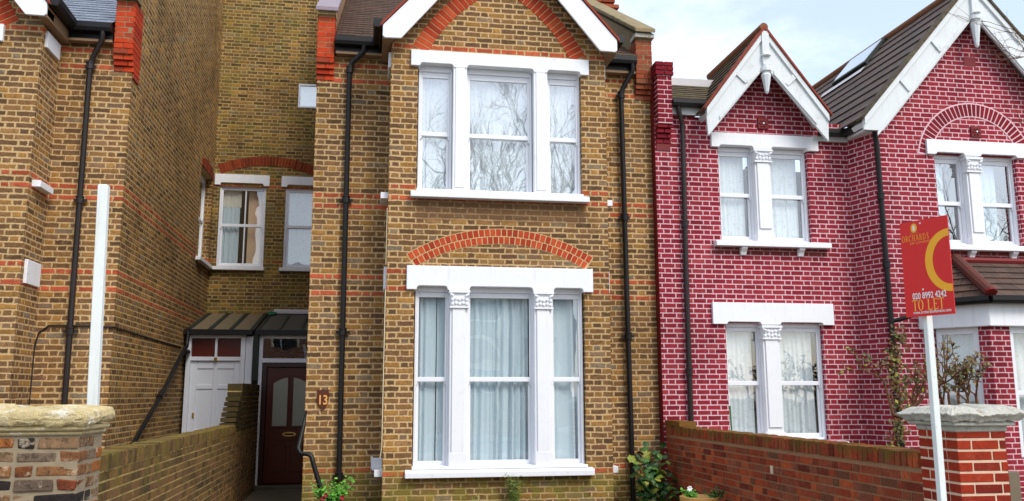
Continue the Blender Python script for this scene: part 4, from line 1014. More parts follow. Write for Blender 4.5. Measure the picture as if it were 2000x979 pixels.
ev = [(7.62,YQ,2.88),(8.19,YR-.19,2.88),(9.99,YR-.19,2.88),(10.52,YQ,2.88)]
for k in range(3): stepped_roof(rf, ev[k], ev[k+1], tp[k], tp[k+1], 6, .02)
rf.build('bay_roof', M['tile_brown'], pink)
m = MB(op); m.tube([(8.19,YR-.20,2.93),(8.35,YQ-.02,3.52)], [.075,.085], 10); m.build('hip_tile', M['hip'], pink)
m = MB(op); m.tube([(8.187,YR-.215,2.92),(8.194,YR-.19,2.95)], .078, 10); m.tube([(8.36,YQ-.03,3.50),(9.8,YQ-.03,3.50)], .05, 8); m.tube([(8.0,YQ-.03,3.44),(8.36,YQ-.03,3.50)], .05, 8); m.build('roof_ridge', M['maroon'], pink)
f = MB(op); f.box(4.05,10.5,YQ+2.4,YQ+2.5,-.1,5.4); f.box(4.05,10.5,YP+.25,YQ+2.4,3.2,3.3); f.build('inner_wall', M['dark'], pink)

# ------------------------------------------------------------------ garden walls of separate bricks
def brick_run(mb, axis, fixed, face, a0, a1, z0, z1, th, h=.075, st=.225, hd=.1125, gap=.014, jit=.0018, wave=None, seed=1, rough=.0):
    """courses of bricks in Flemish bond; axis 'Y': wall along Y with its faces at x = fixed and fixed+th"""
    r = random.Random(seed); n = int(round((z1-z0)/h))
    for k in range(n):
        z = z0+k*h; t = a0-(.17 if k % 2 else 0)-r.uniform(0,.01); hdr = k % 2
        while t < a1:
            L = hd if hdr else st
            s0, s1 = max(a0, t+gap/2), min(a1, t+L-gap/2)
            if s1-s0 > .015:
                j = r.uniform(-jit, jit); e = gap*.5
                if axis == 'Y':
                    zo = wave((s0+s1)/2) if wave else 0
                    mb.box(fixed+j, fixed+th+j, s0, s1, z+e+zo, z+h-e+zo, rough)
                else: mb.box(s0, s1, fixed+j, fixed+th+j, z+e, z+h-e, rough)
            t += L; hdr = not hdr

# left wall
og = (-2.0, 10.0, 0)
lw = thing('garden_wall', og, 'mossy yellow brick garden wall leading back from the left pier to the doors', 'wall', None)
m = MB(og); brick_run(m, 'Y', -2.11, 0, 5.75, 15.9, -.15, 1.05, .215, seed=3, rough=.001)
m.build('brickwork', M['lwall'], lw)
m = MB(og)
for k in range(8): brick_run(m, 'Y', -2.11, 0, 13.15+.62*(k/7)**1.4, 15.9, 1.05+k*.075, 1.125+k*.075, .215, seed=4+k, rough=.002)
m.build('brickwork', M['lwall_dark'], lw)
m = MB(og); m.box(-2.105,-1.900,5.76,15.89,-.2,1.06); m.box(-2.105,-1.900,13.8,15.89,1.06,1.66); m.build('mortar', M['mortar_dark'], lw)
m = MB(og); y_ = 5.76
while y_ < 13.3:
    m.box(-2.115+RND.uniform(-.004,.004), -1.89+RND.uniform(-.004,.004), y_+.005, y_+.069, 1.055, 1.165+RND.uniform(-.006,.006), .004); y_ += .075
m.build('coping_bricks', M['lwall'], lw)
m = MB(og); y_ = 13.80
while y_ < 15.85:
    m.box(-2.115, -1.89, y_+.005, y_+.069, 1.66, 1.77+RND.uniform(-.006,.006), .004); y_ += .075
m.build('coping_bricks', M['lwall_dark'], lw)
# right wall
og = (4.15, 8.5, 0)
rw = thing('garden_wall', og, 'dark red brick garden wall with mossy brick-on-edge top in front of the maroon house', 'wall', None)
m = MB(og); brick_run(m, 'Y', 4.05, 0, 5.95, 11.56, -.18, 1.02, .215, seed=8, rough=.001); m.build('brickwork', M['rwall'], rw)
m = MB(og); m.box(4.055,4.260,5.96,11.55,-.2,1.06); m.build('mortar', M['mortar_brown'], rw)
m = MB(og); y_ = 5.97
while y_ < 11.45:
    m.box(4.042+RND.uniform(-.004,.004), 4.275+RND.uniform(-.004,.004), y_+.004, y_+.069, 1.055, 1.165+RND.uniform(-.005,.005), .003); y_ += .075
m.box(4.04,4.27,11.0,11.55,1.17,1.24,.004)
m.build('coping_bricks', M['rwall'], rw)
m = MB(og); m.box(4.046,4.052,8.37,8.43,.80,.88,.004); m.build('paint_patch', M['mortar_white'], rw)

def rough_slab(mb, x0, x1, y0, y1, z0, z1, bulge, seed, nx=90, ny=60, lower=None):
    """weathered cap slab with an uneven, flaking outline"""
    r = random.Random(seed)
    def P(u, v, z, o):
        x = x0+(x1-x0)*u; y = y0+(y1-y0)*v
        cx, cy = (x0+x1)/2, (y0+y1)/2
        d = Vector((x-cx, y-cy, 0)); k = 1+o
        q3 = Vector((x*7+seed, y*7, z*14))
        nz = noise.noise(q3) + .6*noise.noise(q3*3.1) + .35*noise.noise(q3*8.0); nz = abs(nz)**.8*(1 if nz > 0 else -1)
        zz = noise.noise(Vector((x*8, y*8+seed, z*3))) + .6*noise.noise(Vector((x*26, y*26+seed, z*20))) + .3*noise.noise(Vector((x*70, y*70, z*60)))
        return (cx+d.x*k*(1+nz*.022), cy+d.y*k*(1+nz*.022), z+zz*bulge*.8)
    per = [(i/nx, 0) for i in range(nx)] + [(1, j/ny) for j in range(ny)] + [(1-i/nx, 1) for i in range(nx)] + [(0, 1-j/ny) for j in range(ny)]
    T = z1-z0
    prof = lower or [(z0, -.05), (z0+T*.10, -.02), (z0+T*.2, .0), (z0+T*.32, .004), (z0+T*.42, .012), (z0+T*.52, .012), (z0+T*.62, .002), (z0+T*.74, -.004), (z0+T*.86, -.016), (z0+T*.96, -.04), (z1, -.075), (z1+.006, -.18), (z1+.010, -.3), (z1+.014, -.5), (z1+.014,-.75)]
    rings = [[mb.pt(P(u, v, z, o)) for u, v in per] for z, o in prof]
    n = len(per)
    for a, b in zip(rings, rings[1:]):
        for k in range(n): mb.f.append([a[k], a[(k+1)%n], b[(k+1)%n], b[k]])
    mb.f.append(rings[0][::-1]); mb.f.append(rings[-1])

# left gate pier (front right corner near x=-1.6)
PX1, PYF, PYB = -1.60, 5.30, 5.74
og = (-1.9, 5.5, 0)
lp = thing('gate_pier', og, 'reclaimed grey and orange brick gate pier with pale flaking stone cap', 'gate pier', None)
m = MB(og); hh = .0775
for k in range(18):
    z = -.02+k*hh+.0
    r = random.Random(100+k)
    # front face bricks
    t = PX1-.62; cuts = [t]
    odd = k % 2
    seq = [.225,.11,.225] if odd else [.11,.225,.11,.225]
    t = PX1; i = 0
    while t > PX1-.62:
        L = seq[i % len(seq)]; i += 1
        a_ = max(PX1-.62, t-L)
        if t-a_ > .03: m.box(a_+.009, t-(.009 if i > 1 else 0), PYF+r.uniform(-.007,.004), PYF+.16, z+.011, z+hh-.010, .006)
        t = a_ if t-L > PX1-.62 else PX1-.7
    # side face bricks
    t = PYF+.165; s2 = [.11,.165] if odd else [.165,.11]
    for L in s2: m.box(PX1-.15, PX1-.001+r.uniform(-.004,.004), t+.006, t+L-.006, z+.009, z+hh-.009, .003); t += L
m.build('brickwork', M['lpier'], lp, bevel=.007, seg=2)
m = MB(og); m.box(PX1-.61,PX1-.004,PYF+.004,PYB-.005,-.2,1.38); m.build('mortar', M['mortar_grey'], lp)
m = MB(og); m.box(PX1-.64,PX1+.012,PYF-.015,PYB+.012,1.378,1.402,.002); m.box(PX1-.66,PX1+.03,PYF-.035,PYB+.03,1.403,1.432,.003); m.build('cap_moulding', M['capstone'], lp, bevel=.008)
m = MB(og); rough_slab(m, PX1-.70, PX1+.048, PYF-.065, PYB+.05, 1.433, 1.518, .024, 3); m.build('cap_stone', M['capstone'], lp)
# right gate pier
QX0, QX1, QYF, QYB = 4.04, 4.42, 5.52, 5.95
og = (4.2, 5.7, 0)
rp = thing('gate_pier', og, 'bright orange-red brick gate pier with white pointing and grey stone cap', 'gate pier', None)
m = MB(og); hh = .0745
for k in range(19):
    z = -.06+k*hh; odd = k % 2
    c1 = [QX0, QX0+.17, QX1] if odd else [QX0, QX0+.265, QX1]
    if odd: c1 = [QX0, QX0+.11, QX0+.325, QX1]
    for a_, b_ in zip(c1, c1[1:]): m.box(a_+(.006 if a_ > QX0 else 0), b_-(.006 if b_ < QX1 else 0), QYF+RND.uniform(-.002,.002), QYF+.12, z+.008, z+hh-.008, .0015)
    c2 = [QYF+.122, QYF+.25, QYB] if odd else [QYF+.122, QYF+.33, QYB]
    for a_, b_ in zip(c2, c2[1:]): m.box(QX0+RND.uniform(-.002,.002), QX0+.12, a_+.006, b_-.006, z+.008, z+hh-.008, .0015); m.box(QX1-.12, QX1+RND.uniform(-.002,.002), a_+.006, b_-.006, z+.008, z+hh-.008, .0015)
m.build('brickwork', M['rpier'], rp, bevel=.003)
m = MB(og); m.box(QX0+.004,QX1-.004,QYF+.004,QYB-.004,-.2,1.35); m.build('mortar', M['mortar_white'], rp)
m = MB(og); m.box(QX0-.012,QX1+.012,QYF-.012,QYB+.012,1.335,1.375,.004); m.box(QX0-.05,QX1+.05,QYF-.05,QYB+.05,1.376,1.408,.004); m.build('cap_moulding', M['capstone2'], rp, bevel=.008)
m = MB(og); rough_slab(m, QX0-.09, QX1+.09, QYF-.09, QYB+.09, 1.408, 1.50, .020, 9, lower=[(1.408,-.07),(1.422,-.04),(1.436,.0),(1.448,.045),(1.456,.06),(1.462,.035),(1.472,-.03),(1.484,-.09),(1.495,-.14),(1.503,-.20),(1.506,-.36),(1.508,-.5),(1.509,-.7)]); m.build('cap_stone', M['capstone2'], rp)

# white post with no board, behind the left pier
og = (-1.88, 6.3, 0)
m = MB(og); m.prism([(-1.829,0),(-1.764,0),(-1.840,3.05),(-1.844,3.062),(-1.903,3.062),(-1.907,3.05)], 6.27, 6.33)
o = m.build('sign_post', M['postwhite'], None, bevel=.004); tag(o, 'plain white timber post standing behind the left stone-capped pier', 'post')

# ------------------------------------------------------------------ to-let board
og = (3.70, 5.25, 0)
sg = thing('to_let_sign', og, 'red estate agent board reading TO LET on a thin white post', 'sign')
m = MB(og); m.prism([(3.662,0.0),(3.706,0.0),(3.712,2.60),(3.668,2.60)], 5.21, 5.254); m.build('post', M['postwhite'], sg, bevel=.003)
sdir = Vector((.125,-.328,0)).normalized(); sup = Vector((.004,0,1)).normalized(); snr = sdir.cross(sup)
if snr.y > 0: snr = -snr
SW, SH = .351, .650
sc = Vector((3.662, 5.162, 2.431))
sb = sc - sdir*SW/2 - sup*SH/2     # bottom-left corner
def SP(s_, t_, d=0.0): return sb+sdir*(s_*SW)+sup*(t_*SH)+snr*d
def slab(pts2, d0, d1, mb):
    A = [mb.pt(SP(s_, t_, d1)) for s_, t_ in pts2]; B = [mb.pt(SP(s_, t_, d0)) for s_, t_ in pts2]; n = len(A)
    mb.f.append(A); mb.f.append(B[::-1])
    for k in range(n): mb.f.append([B[k], B[(k+1)%n], A[(k+1)%n], A[k]])
m = MB(og); slab([(0,0),(1,0),(1,1),(0,1)], -.006, 0, m); bd = m.build('board', M['signred'], sg)
# the large amber C, cut by the board edge
m = MB(og); cx_, cy_ = .985, .545; ra, rb = .50, .318; N_ = 40
for k in range(N_):
    t1, t2 = math.radians(88)+math.radians(196)*k/N_, math.radians(88)+math.radians(196)*(k+1)/N_
    P = [(cx_+ra*math.cos(t1), cy_+rb*math.sin(t1)), (cx_+ra*math.cos(t2), cy_+rb*math.sin(t2)), (cx_+(ra-.145)*math.cos(t2)+.01, cy_+(rb-.074)*math.sin(t2)), (cx_+(ra-.145)*math.cos(t1)+.01, cy_+(rb-.074)*math.sin(t1))]
    P = [(min(s_, .998), t_) for s_, t_ in P]
    m.face([SP(s_, t_, .0012) for s_, t_ in P])
m.build('letter', M['signyellow'], bd)
# serif capitals drawn as strokes
GL = {'O':('e',), 'T':[((.5,0),(.5,1),.16),((.05,.97),(.95,.97),.07),((.05,.97),(.05,.80),.05),((.95,.97),(.95,.80),.05),((.32,.02),(.68,.02),.05)],
      'L':[((.28,0),(.28,1),.16),((.1,.98),(.46,.98),.05),((.1,.03),(.9,.03),.07),((.9,.03),(.9,.24),.05)],
      'E':[((.28,0),(.28,1),.16),((.1,.97),(.85,.97),.06),((.85,.97),(.85,.78),.05),((.28,.52),(.68,.52),.06),((.68,.62),(.68,.42),.05),((.1,.03),(.9,.03),.07),((.9,.03),(.9,.24),.05)],
      'R':[((.25,0),(.25,1),.15),((.08,.02),(.42,.02),.05),((.08,.97),(.6,.97),.05),((.6,.97),(.8,.85),.10),((.8,.85),(.8,.65),.12),((.8,.65),(.6,.52),.10),((.6,.52),(.25,.52),.05),((.5,.52),(.95,0),.14)],
      'C':('c',), 'H':[((.2,0),(.2,1),.14),((.8,0),(.8,1),.14),((.2,.5),(.8,.5),.06),((.04,.02),(.36,.02),.05),((.64,.02),(.96,.02),.05),((.04,.98),(.36,.98),.05),((.64,.98),(.96,.98),.05)],
      'A':[((.08,0),(.5,1),.07),((.5,1),(.92,0),.16),((.22,.35),(.75,.35),.06),((-.02,.02),(.22,.02),.05),((.76,.02),(1.04,.02),.05)],
      'D':[((.22,0),(.22,1),.14),((.06,.97),(.5,.97),.05),((.5,.97),(.82,.8),.10),((.82,.8),(.92,.5),.13),((.92,.5),(.82,.2),.13),((.82,.2),(.5,.03),.10),((.5,.03),(.06,.03),.05)],
      'S':[((.8,.78),(.6,.97),.07),((.6,.97),(.35,.95),.08),((.35,.95),(.22,.76),.11),((.22,.76),(.5,.54),.14),((.5,.54),(.8,.3),.14),((.8,.3),(.68,.06),.11),((.68,.06),(.4,.03),.08),((.4,.03),(.18,.22),.07)]}
def glyphs(word, s0, t0, w, h, adv, mb, d=.0014, wgt=1.0):
    s_ = s0
    for ch in word:
        if ch == ' ': s_ += adv*.55; continue
        G = GL[ch]; asp = (w*SW)/(h*SH)
        if G[0] in ('e', 'c'):
            n = 20; a0_, a1_ = (0, 2*math.pi) if G[0] == 'e' else (math.radians(42), math.radians(318))
            for k in range(n):
                t1, t2 = a0_+(a1_-a0_)*k/n, a0_+(a1_-a0_)*(k+1)/n
                o_ = lambda t: (.5+.5*math.cos(t), .5+.51*math.sin(t)); i_ = lambda t: (.5+(.5-.17*wgt)*math.cos(t), .5+.455*math.sin(t))
                P = [o_(t1), o_(t2), i_(t2), i_(t1)]
                mb.face([SP(s_+u*w, t0+v*h, d) for u, v in P])
            if G[0] == 'c': mb.face([SP(s_+u*w, t0+v*h, d) for u, v in ((.84,.68),(.92,.68),(.92,.95),(.84,.95))])
        else:
            for (u0,v0),(u1,v1),wd in G:
                wd *= wgt
                dx_, dy_ = (u1-u0)*asp, (v1-v0); L = math.hypot(dx_, dy_) or 1
                nx_, ny_ = -dy_/L*wd/2/asp*asp, dx_/L*wd/2
                P = [(u0+nx_, v0+ny_), (u1+nx_, v1+ny_), (u1-nx_, v1-ny_), (u0-nx_, v0-ny_)]
                mb.face([SP(s_+u*w, t0+v*h, d) for u, v in P])
        s_ += adv
m = MB(og); glyphs('TO LET', .15, .060, .112, .112, .120, m, wgt=1.35); m.build('lettering', M['signorange'], bd)
m = MB(og); glyphs('ORCHARDS', .03, .790, .060, .064, .074, m, wgt=1.05); m.build('lettering', M['signyellow'], bd)
def sign_text(body, s0, t0, size, sx, mat, bold=.0):
    return text_mesh('lettering', body, M[mat], bd, og, SP(s0, t0, .0013), sdir, sup, size, sx, bold)
sign_text('020 8992 4242', .165, .182, .058, .70, 'signwhite', .02)
sign_text('www.orchardsoflondon.com', .155, .028, .030, .79, 'signwhite', .012)
sign_text('OF LONDON', .19, .757, .019, 1.5, 'signorange', .0)
m = MB(og)
m.face([SP(.30+.068*math.cos(t), .925+.050*math.sin(t), .0013) for t in [2*math.pi*k/24 for k in range(24)]]); lg = m.build('logo', M['signyellow'], bd)
m = MB(og)
m.face([SP(.30+.024*math.cos(t), .925+.034*math.sin(t), .0018) for t in [2*math.pi*k/16 for k in range(16)]]); m.build('logo_detail', M['signwhite'], lg)
m = MB(og)
for sg_ in (-1, 1):
    for a_ in (.3,.8,1.3): m.face([SP(.30+sg_*.04*math.cos(-a_)+sg_*.01, .885+.02*math.sin(-a_), .0013), SP(.30+sg_*.08*math.cos(-a_)+sg_*.01, .885+.03*math.sin(-a_), .0013), SP(.30+sg_*.08*math.cos(-a_-.15)+sg_*.01, .885+.03*math.sin(-a_-.15), .0013)])
m.build('logo_detail', M['signorange'], lg)
m = MB(og)
for s_, t_ in ((.44,.965),(.40,.275)):
    slab([(s_+.016*math.cos(t), t_+.010*math.sin(t)) for t in [2*math.pi*k/10 for k in range(10)]], .0005, .004, m)
m.build('rivet', M['signwhite'], bd)

# ------------------------------------------------------------------ bent black rail by the doorway
og = (-.7, 11.3, 0)
m = MB(og); YH = 11.35
m.tube([(-.775,YH+.15,1.40),(-.80,YH+.1,1.2),(-.845,YH,.935),(-.82,YH-.02,.875),(-.72,YH-.04,.865),(-.68,YH-.05,.84),(-.655,YH-.06,.76),(-.49,YH-.1,.27),(-.45,YH-.1,.0)], [.012,.024,.030,.030,.030,.030,.030,.030,.030], 10)
o = m.build('handrail', M['black'], None, smooth=True); tag(o, 'bent dark metal rail leaning by the corner of the house beside the brown door', 'handrail')

# ------------------------------------------------------------------ plants
def stems(mb, base, n, h, spread, r, seed, r0=.006, curve=.3):
    R_ = random.Random(seed); tips = []
    for k in range(n):
        a = R_.uniform(0, 2*math.pi); l = h*R_.uniform(.6, 1.0); sp = spread*R_.uniform(.2, 1)
        P = [Vector(base)+Vector((math.cos(a)*.03, math.sin(a)*.03, 0))]
        for j in range(1, 6):
            t = j/5; P.append(Vector(base)+Vector((math.cos(a)*sp*t**1.3+R_.uniform(-.01,.01), math.sin(a)*sp*t**1.3, l*t)))
        mb.tube(P, [r0*(1-.7*j/5) for j in range(6)], 5); tips.append(P)
    return tips
def plant(name, base, label, cat, mat, n, h, spread, nl, L, W, lobes, seed, stemmat='twig', low=.25, r0=.006):
    R_ = random.Random(seed)
    t = thing(name, base, label, cat)
    s_ = MB(base); tips = stems(s_, base, n, h, spread, .006, seed, r0); s_.build('stem', M[stemmat], t)
    f_ = MB(base)
    for P in tips:
        for k in range(nl):
            q = R_.uniform(low, 1.0)*5; i = min(4, int(q)); p = P[i].lerp(P[i+1], q-i)
            d = Vector((R_.uniform(-1,1), R_.uniform(-1,.6), R_.uniform(-.4,.7))).normalized()
            pet = p + d*L*R_.uniform(.1,.5)
            sc_ = R_.uniform(.55, 1.1)
            f_.leaf(pet, d, Vector((R_.uniform(-.4,.4), R_.uniform(-1,0), 1.0)), L*sc_, W*sc_, lobes)
    f_.build('foliage', M[mat], t)
    return t
plant('fig_plant', (3.68,11.2,0), 'bushy broad-leaved plant with yellowing leaves in the corner by the downpipe', 'plant', 'leaf_fig', 13, .92, .40, 15, .14, .14, 1, 5, low=.12)
plant('sapling', (3.78,11.0,0), 'thin dark green shoots low behind the broad-leaved plant and the pot', 'plant', 'leaf_fig', 5, .55, .35, 10, .10, .09, 1, 6)
fp = plant('flowering_plant', (-.40,11.25,0), 'bright green bedding plant with dark red flowers at the foot of the left downpipe', 'plant', 'leaf_bright', 30, .58, .27, 26, .055, .042, 1, 8, 'cane', low=.35, r0=.004)
for (x_, y_, z_) in ((-.47,10.98,.40),(-.505,11.0,.36),(-.62,11.0,.23),(-.34,11.0,.28),(-.28,11.05,.36)):
    f_ = MB((-.40,11.25,0))
    for k in range(9):
        a_ = k*.7; f_.leaf((x_,y_,z_), (math.cos(a_),-.5,math.sin(a_)), (0,-1,.2), .034, .03, 0)
    f_.build('flower', M['petal_red'], fp)
plant('weed', (1.83,10.95,0), 'feathery olive weed growing under the right half of the ground floor sill', 'plant', 'leaf_weed', 26, .64, .15, 44, .034, .016, 0, 12, 'cane', low=.2, r0=.003)
plant('weed', (1.36,10.95,0), 'small green weed at the wall foot under the left half of the sill', 'plant', 'leaf_bright', 8, .40, .10, 14, .04, .02, 0, 13, 'cane', low=.3, r0=.003)
plant('weed', (.5,10.9,0), 'low tuft of weed at the left foot of the bay', 'plant', 'leaf_weed', 8, .30, .12, 14, .035, .018, 0, 14, 'cane', low=.3, r0=.003)
# terracotta pot with plants
pc = (3.72, 9.55)
m = MB((*pc,0)); m.lathe((*pc,0), [(.14,0),(.155,.02),(.19,.38),(.20,.40),(.222,.405),(.225,.455),(.205,.46),(.19,.42),(.17,.40)], 28)
pt_ = m.build('plant_pot', M['pot'], None, smooth=True); pt_.modifiers.new('es','EDGE_SPLIT').split_angle = .7
tag(pt_, 'round ochre plant pot standing by the dark red garden wall', 'plant pot')
m = MB((*pc,0)); m.lathe((*pc,0), [(.186,.385),(.188,.42)], 20); m.build('soil', M['soil'], pt_)
pp = plant('potted_plant', (3.60,9.5,.42), 'small green plant with one white flower in the ochre pot', 'plant', 'leaf_bright', 9, .14, .10, 12, .045, .035, 1, 21, 'cane', low=.2, r0=.003)
f_ = MB((3.60,9.5,.42))
for k in range(14):
    a_ = k*.9; f_.leaf((3.555,9.42,.56), (math.cos(a_),-.4,math.sin(a_)), (0,-1,.2), .035, .032, 0)
f_.build('flower', M['petal_white'], pp)
plant('potted_plant', (3.86,9.5,.42), 'leafy green plant spilling over the right rim of the ochre pot', 'plant', 'leaf_fig', 9, .12, .14, 12, .05, .04, 1, 22, 'cane', low=.2, r0=.003)
m = MB((4.72,10.9,0)); m.tube([(4.75,10.9,0),(4.71,10.9,1.44)], .012, 6); o = m.build('garden_cane', M['cane'], None); tag(o, 'short green garden cane standing behind the dark red wall', 'cane')

# climbing shrub behind the right pier
def gnarled(mb, p, d, L, r, depth, R_, out, spread=.7):
    P = [Vector(p)]; d = Vector(d).normalized(); n = 5
    for k in range(n):
        d = (d+Vector((R_.uniform(-1,1), R_.uniform(-1,1)*.7, R_.uniform(-.8,1)))*.38).normalized()
        P.append(P[-1]+d*L/n)
    mb.tube(P, [r*(1-.5*k/n) for k in range(n+1)], 5, False)
    out.append((P, depth))
    if depth > 0:
        for k in range(R_.choice((2,3,3))):
            i = R_.randint(2, n); dd = (d+Vector((R_.uniform(-1,1), R_.uniform(-.8,.8), R_.uniform(-.5,1)))*spread).normalized()
            gnarled(mb, P[i], dd, L*R_.uniform(.55,.8), r*.6, depth-1, R_, out, spread)
og = (6.9, 9.75, 0); R_ = random.Random(17)
cs = thing('climbing_shrub', og, 'straggly climbing shrub with twisted brown stems and few leaves behind the orange-red pier', 'shrub')
m = MB(og); out = []
for (x_, z_, d_, L_) in ((6.3,1.35,(-.1,0,1),.42),(6.5,1.3,(.2,0,1),.48),(6.75,1.3,(.3,0,1),.5),(6.95,1.3,(-.2,0,1),.5),(7.2,1.35,(.2,0,1),.42),(7.45,1.35,(.5,0,.9),.34),(7.35,1.3,(-.3,0,1),.42),(6.4,1.35,(.9,0,.5),.4),(7.0,1.3,(.8,0,.7),.45)):
    gnarled(m, (x_, 9.75, z_), d_, L_, .022, 3, R_, out, .95); m.tube([(max(x_,6.9)+.03,9.76,0),(max(x_,6.88),9.75,z_*.6),(max(x_,6.85),9.75,z_*.88),(x_,9.75,z_)], .02, 6)
m.build('stem', M['twig'], cs)
f_ = MB(og)
for P, dp in out:
    if dp <= 1:
        for k in range(3):
            i = R_.randint(1, 5); f_.leaf(P[i], (R_.uniform(-1,1),R_.uniform(-1,.3),R_.uniform(-.7,.5)), (R_.uniform(-.5,.5),-1,.6), R_.uniform(.03,.075), R_.uniform(.02,.05), 0)
f_.build('foliage', M['leaf_vine'], cs)
# vine on the bay downpipe
og = (7.1, 10.9, 0); m = MB(og); R_ = random.Random(5)
vn = thing('vine', og, 'leafy vine climbing the black downpipe at the corner of the maroon gable', 'vine')
P = [Vector((7.12,10.93,0.3))]
for k in range(14): P.append(Vector((7.14+.05*math.sin(k*1.1), 10.93+.03*math.cos(k*1.7), .3+k*.165)))
m.tube(P, .012, 5); m.build('stem', M['twig'], vn)
f_ = MB(og)
for k in range(420):
    t = R_.uniform(.25, 1)**.8*14; i = min(13, int(t)); p = P[i].lerp(P[i+1], t-i)
    f_.leaf(p+Vector((R_.gauss(0,.07), R_.uniform(-.08,0), R_.gauss(0,.05))), (R_.uniform(-1,1),R_.uniform(-1,0),R_.uniform(-1,.4)), (R_.uniform(-.3,.3),-1,.5), R_.uniform(.04,.08), R_.uniform(.03,.06), 0)
f_.build('foliage', M['leaf_vine'], vn)
# shrub and timber post at the right edge beyond the pier
plant('shrub', (4.75,6.3,0), 'pale green leafy shrub just past the right side of the orange-red pier', 'shrub', 'leaf_weed', 10, 1.30, .18, 9, .13, .08, 0, 31, low=.4)
og = (4.86, 6.6, 0); m = MB(og); m.box(4.80,4.90,6.6,6.68,0,1.02); m.box(4.92,5.4,6.62,6.64,.2,.95); o = m.build('timber_fence', M['wood'], None, bevel=.005); tag(o, 'short grey timber fence at the right edge beside the orange-red pier', 'fence')

# ------------------------------------------------------------------ bare trees (street side), houses opposite, for the reflections
def bare_tree(base, h, seed, label, lean=(0,0), grp='bare street trees'):
    R_ = random.Random(seed); t = thing('bare_tree', base, label, 'tree', grp)
    tr, cr = MB(base), MB(base)
    def grow(p, d, L, r, dep):
        n = 5; P = [Vector(p)]; rs = [r]
        for k in range(n):
            d = (d+Vector((R_.uniform(-1,1), R_.uniform(-1,1), R_.uniform(-.3,.6)))*.16).normalized(); P.append(P[-1]+d*L/n); rs.append(r*(1-.38*(k+1)/n))
        (tr if dep >= 5 else cr).tube(P, rs, 7 if dep >= 5 else (4 if dep > 1 else 3), False)
        if dep > 0:
            for k in range(3 if dep > 1 else 6):
                i = R_.randint(2, n); a = R_.uniform(0, 2*math.pi); o_ = d.orthogonal().normalized(); o_.rotate(Matrix.Rotation(a, 3, d))
                grow(P[i], (d+o_*R_.uniform(.45,.9)+Vector((0,0,.15))).normalized(), L*R_.uniform(.62,.82), rs[i]*.66, dep-1)
    grow(base, Vector((lean[0], lean[1], 1)).normalized(), h*.27, h*.019, 6)
    tr.build('trunk', M['bark'], t); cr.build('crown', M['bark'], t)
    return t
bare_tree((2.55,-4.0,0), 19, 4, 'tall bare plane tree across the pavement, mirrored in the middle upper window')
bare_tree((5.25,-5.0,0), 18, 9, 'bare forked street tree, mirrored in the right panes of the upper window')
bare_tree((21.0,-5.5,0), 16, 12, 'bare street tree far to the right, mirrored in the maroon gable window')
# twigs of a street tree reaching in at the top right corner
og = (5.5, 5.6, 0); R_ = random.Random(77)
tt = thing('bare_sapling', og, 'thin bare tree whose twigs reach in before the right-hand gable', 'tree')
m = MB(og); m.tube([(5.55,5.6,0),(5.5,5.65,1.5),(5.45,5.7,3.2),(5.4,5.75,4.6)], [.04,.03,.02,.008], 7); m.build('trunk', M['bark'], tt)
m = MB(og); out = []
for z_, d_, L_ in ((3.9,(-.9,0,.45),.62),(4.15,(-.9,.1,.1),.60),(3.5,(-.9,.1,.25),.62),(4.3,(-.8,0,-.2),.55),(3.3,(-.8,0,.6),.6)):
    gnarled(m, (5.42,5.7,z_), d_, L_, .0042, 2, R_, out, .5)
m.build('crown', M['twig'], tt)

og0 = (0, -14.0, 0)
def opposite(cx, label):
    og = (cx, -14.0, 0); t = thing('terraced_house', og, label, 'house', 'terraced houses across the street')
    b = MB(og); W = 5.8
    # facade faces +Y
    hs = [(cx-2.2,cx-.3,.7,2.7),(cx-2.0,cx-.4,3.9,5.6),(cx+.9,cx+1.9,0.0,2.5),(cx+.9,cx+1.9,3.9,5.6)]
    xs = sorted({cx-W/2, cx+W/2, *[h[0] for h in hs], *[h[1] for h in hs]}); zs = sorted({0, 6.8, *[h[2] for h in hs], *[h[3] for h in hs]})
    for a_, b_ in zip(xs, xs[1:]):
        for c_, d_ in zip(zs, zs[1:]):
            if any(h[0] <= (a_+b_)/2 <= h[1] and h[2] <= (c_+d_)/2 <= h[3] for h in hs): continue
            b.face([(b_,-14,c_),(a_,-14,c_),(a_,-14,d_),(b_,-14,d_)])
    b.build('wall', M['oppo'], t)
    b = MB(og)
    for h in hs:
        b.box(h[0]-.18,h[0],-14.02,-13.9,h[2],h[3]); b.box(h[1],h[1]+.18,-14.02,-13.9,h[2],h[3]); b.box(h[0]-.25,h[1]+.25,-14.02,-13.86,h[3],h[3]+.3)
        ring_slab(b, (h[0]+h[1])/2, h[3]+.2, (h[1]-h[0])/2, (h[1]-h[0])/2+.2, 0.1, math.pi-.1, -13.88, -14.0, 14)
    b.build('surround', M['stucco'], t)
    b = MB(og)
    for h in hs: b.box(h[0],h[1],-14.2,-14.1,h[2],h[3])
    b.build('window', M['dark'], t)
    b = MB(og)
    for h in hs: b.box((h[0]+h[1])/2-.03,(h[0]+h[1])/2+.03,-14.09,-14.03,h[2],h[3]); b.box(h[0],h[1],-14.09,-14.03,(h[2]+h[3])/2-.03,(h[2]+h[3])/2+.03)
    b.build('glazing_bar', M['upvc'], t)
    b = MB(og); b.prism([(-13.8,6.75),(-17.5,9.4),(-21.2,6.75)], cx-W/2, cx+W/2, 'X'); b.build('roof', M['slate_blue'], t)
opposite(-5.8, 'brick terraced house across the street, behind the viewer to the left')
opposite(0, 'brick terraced house across the street, straight behind the viewer')
opposite(5.8, 'brick terraced house across the street, behind the viewer to the right')

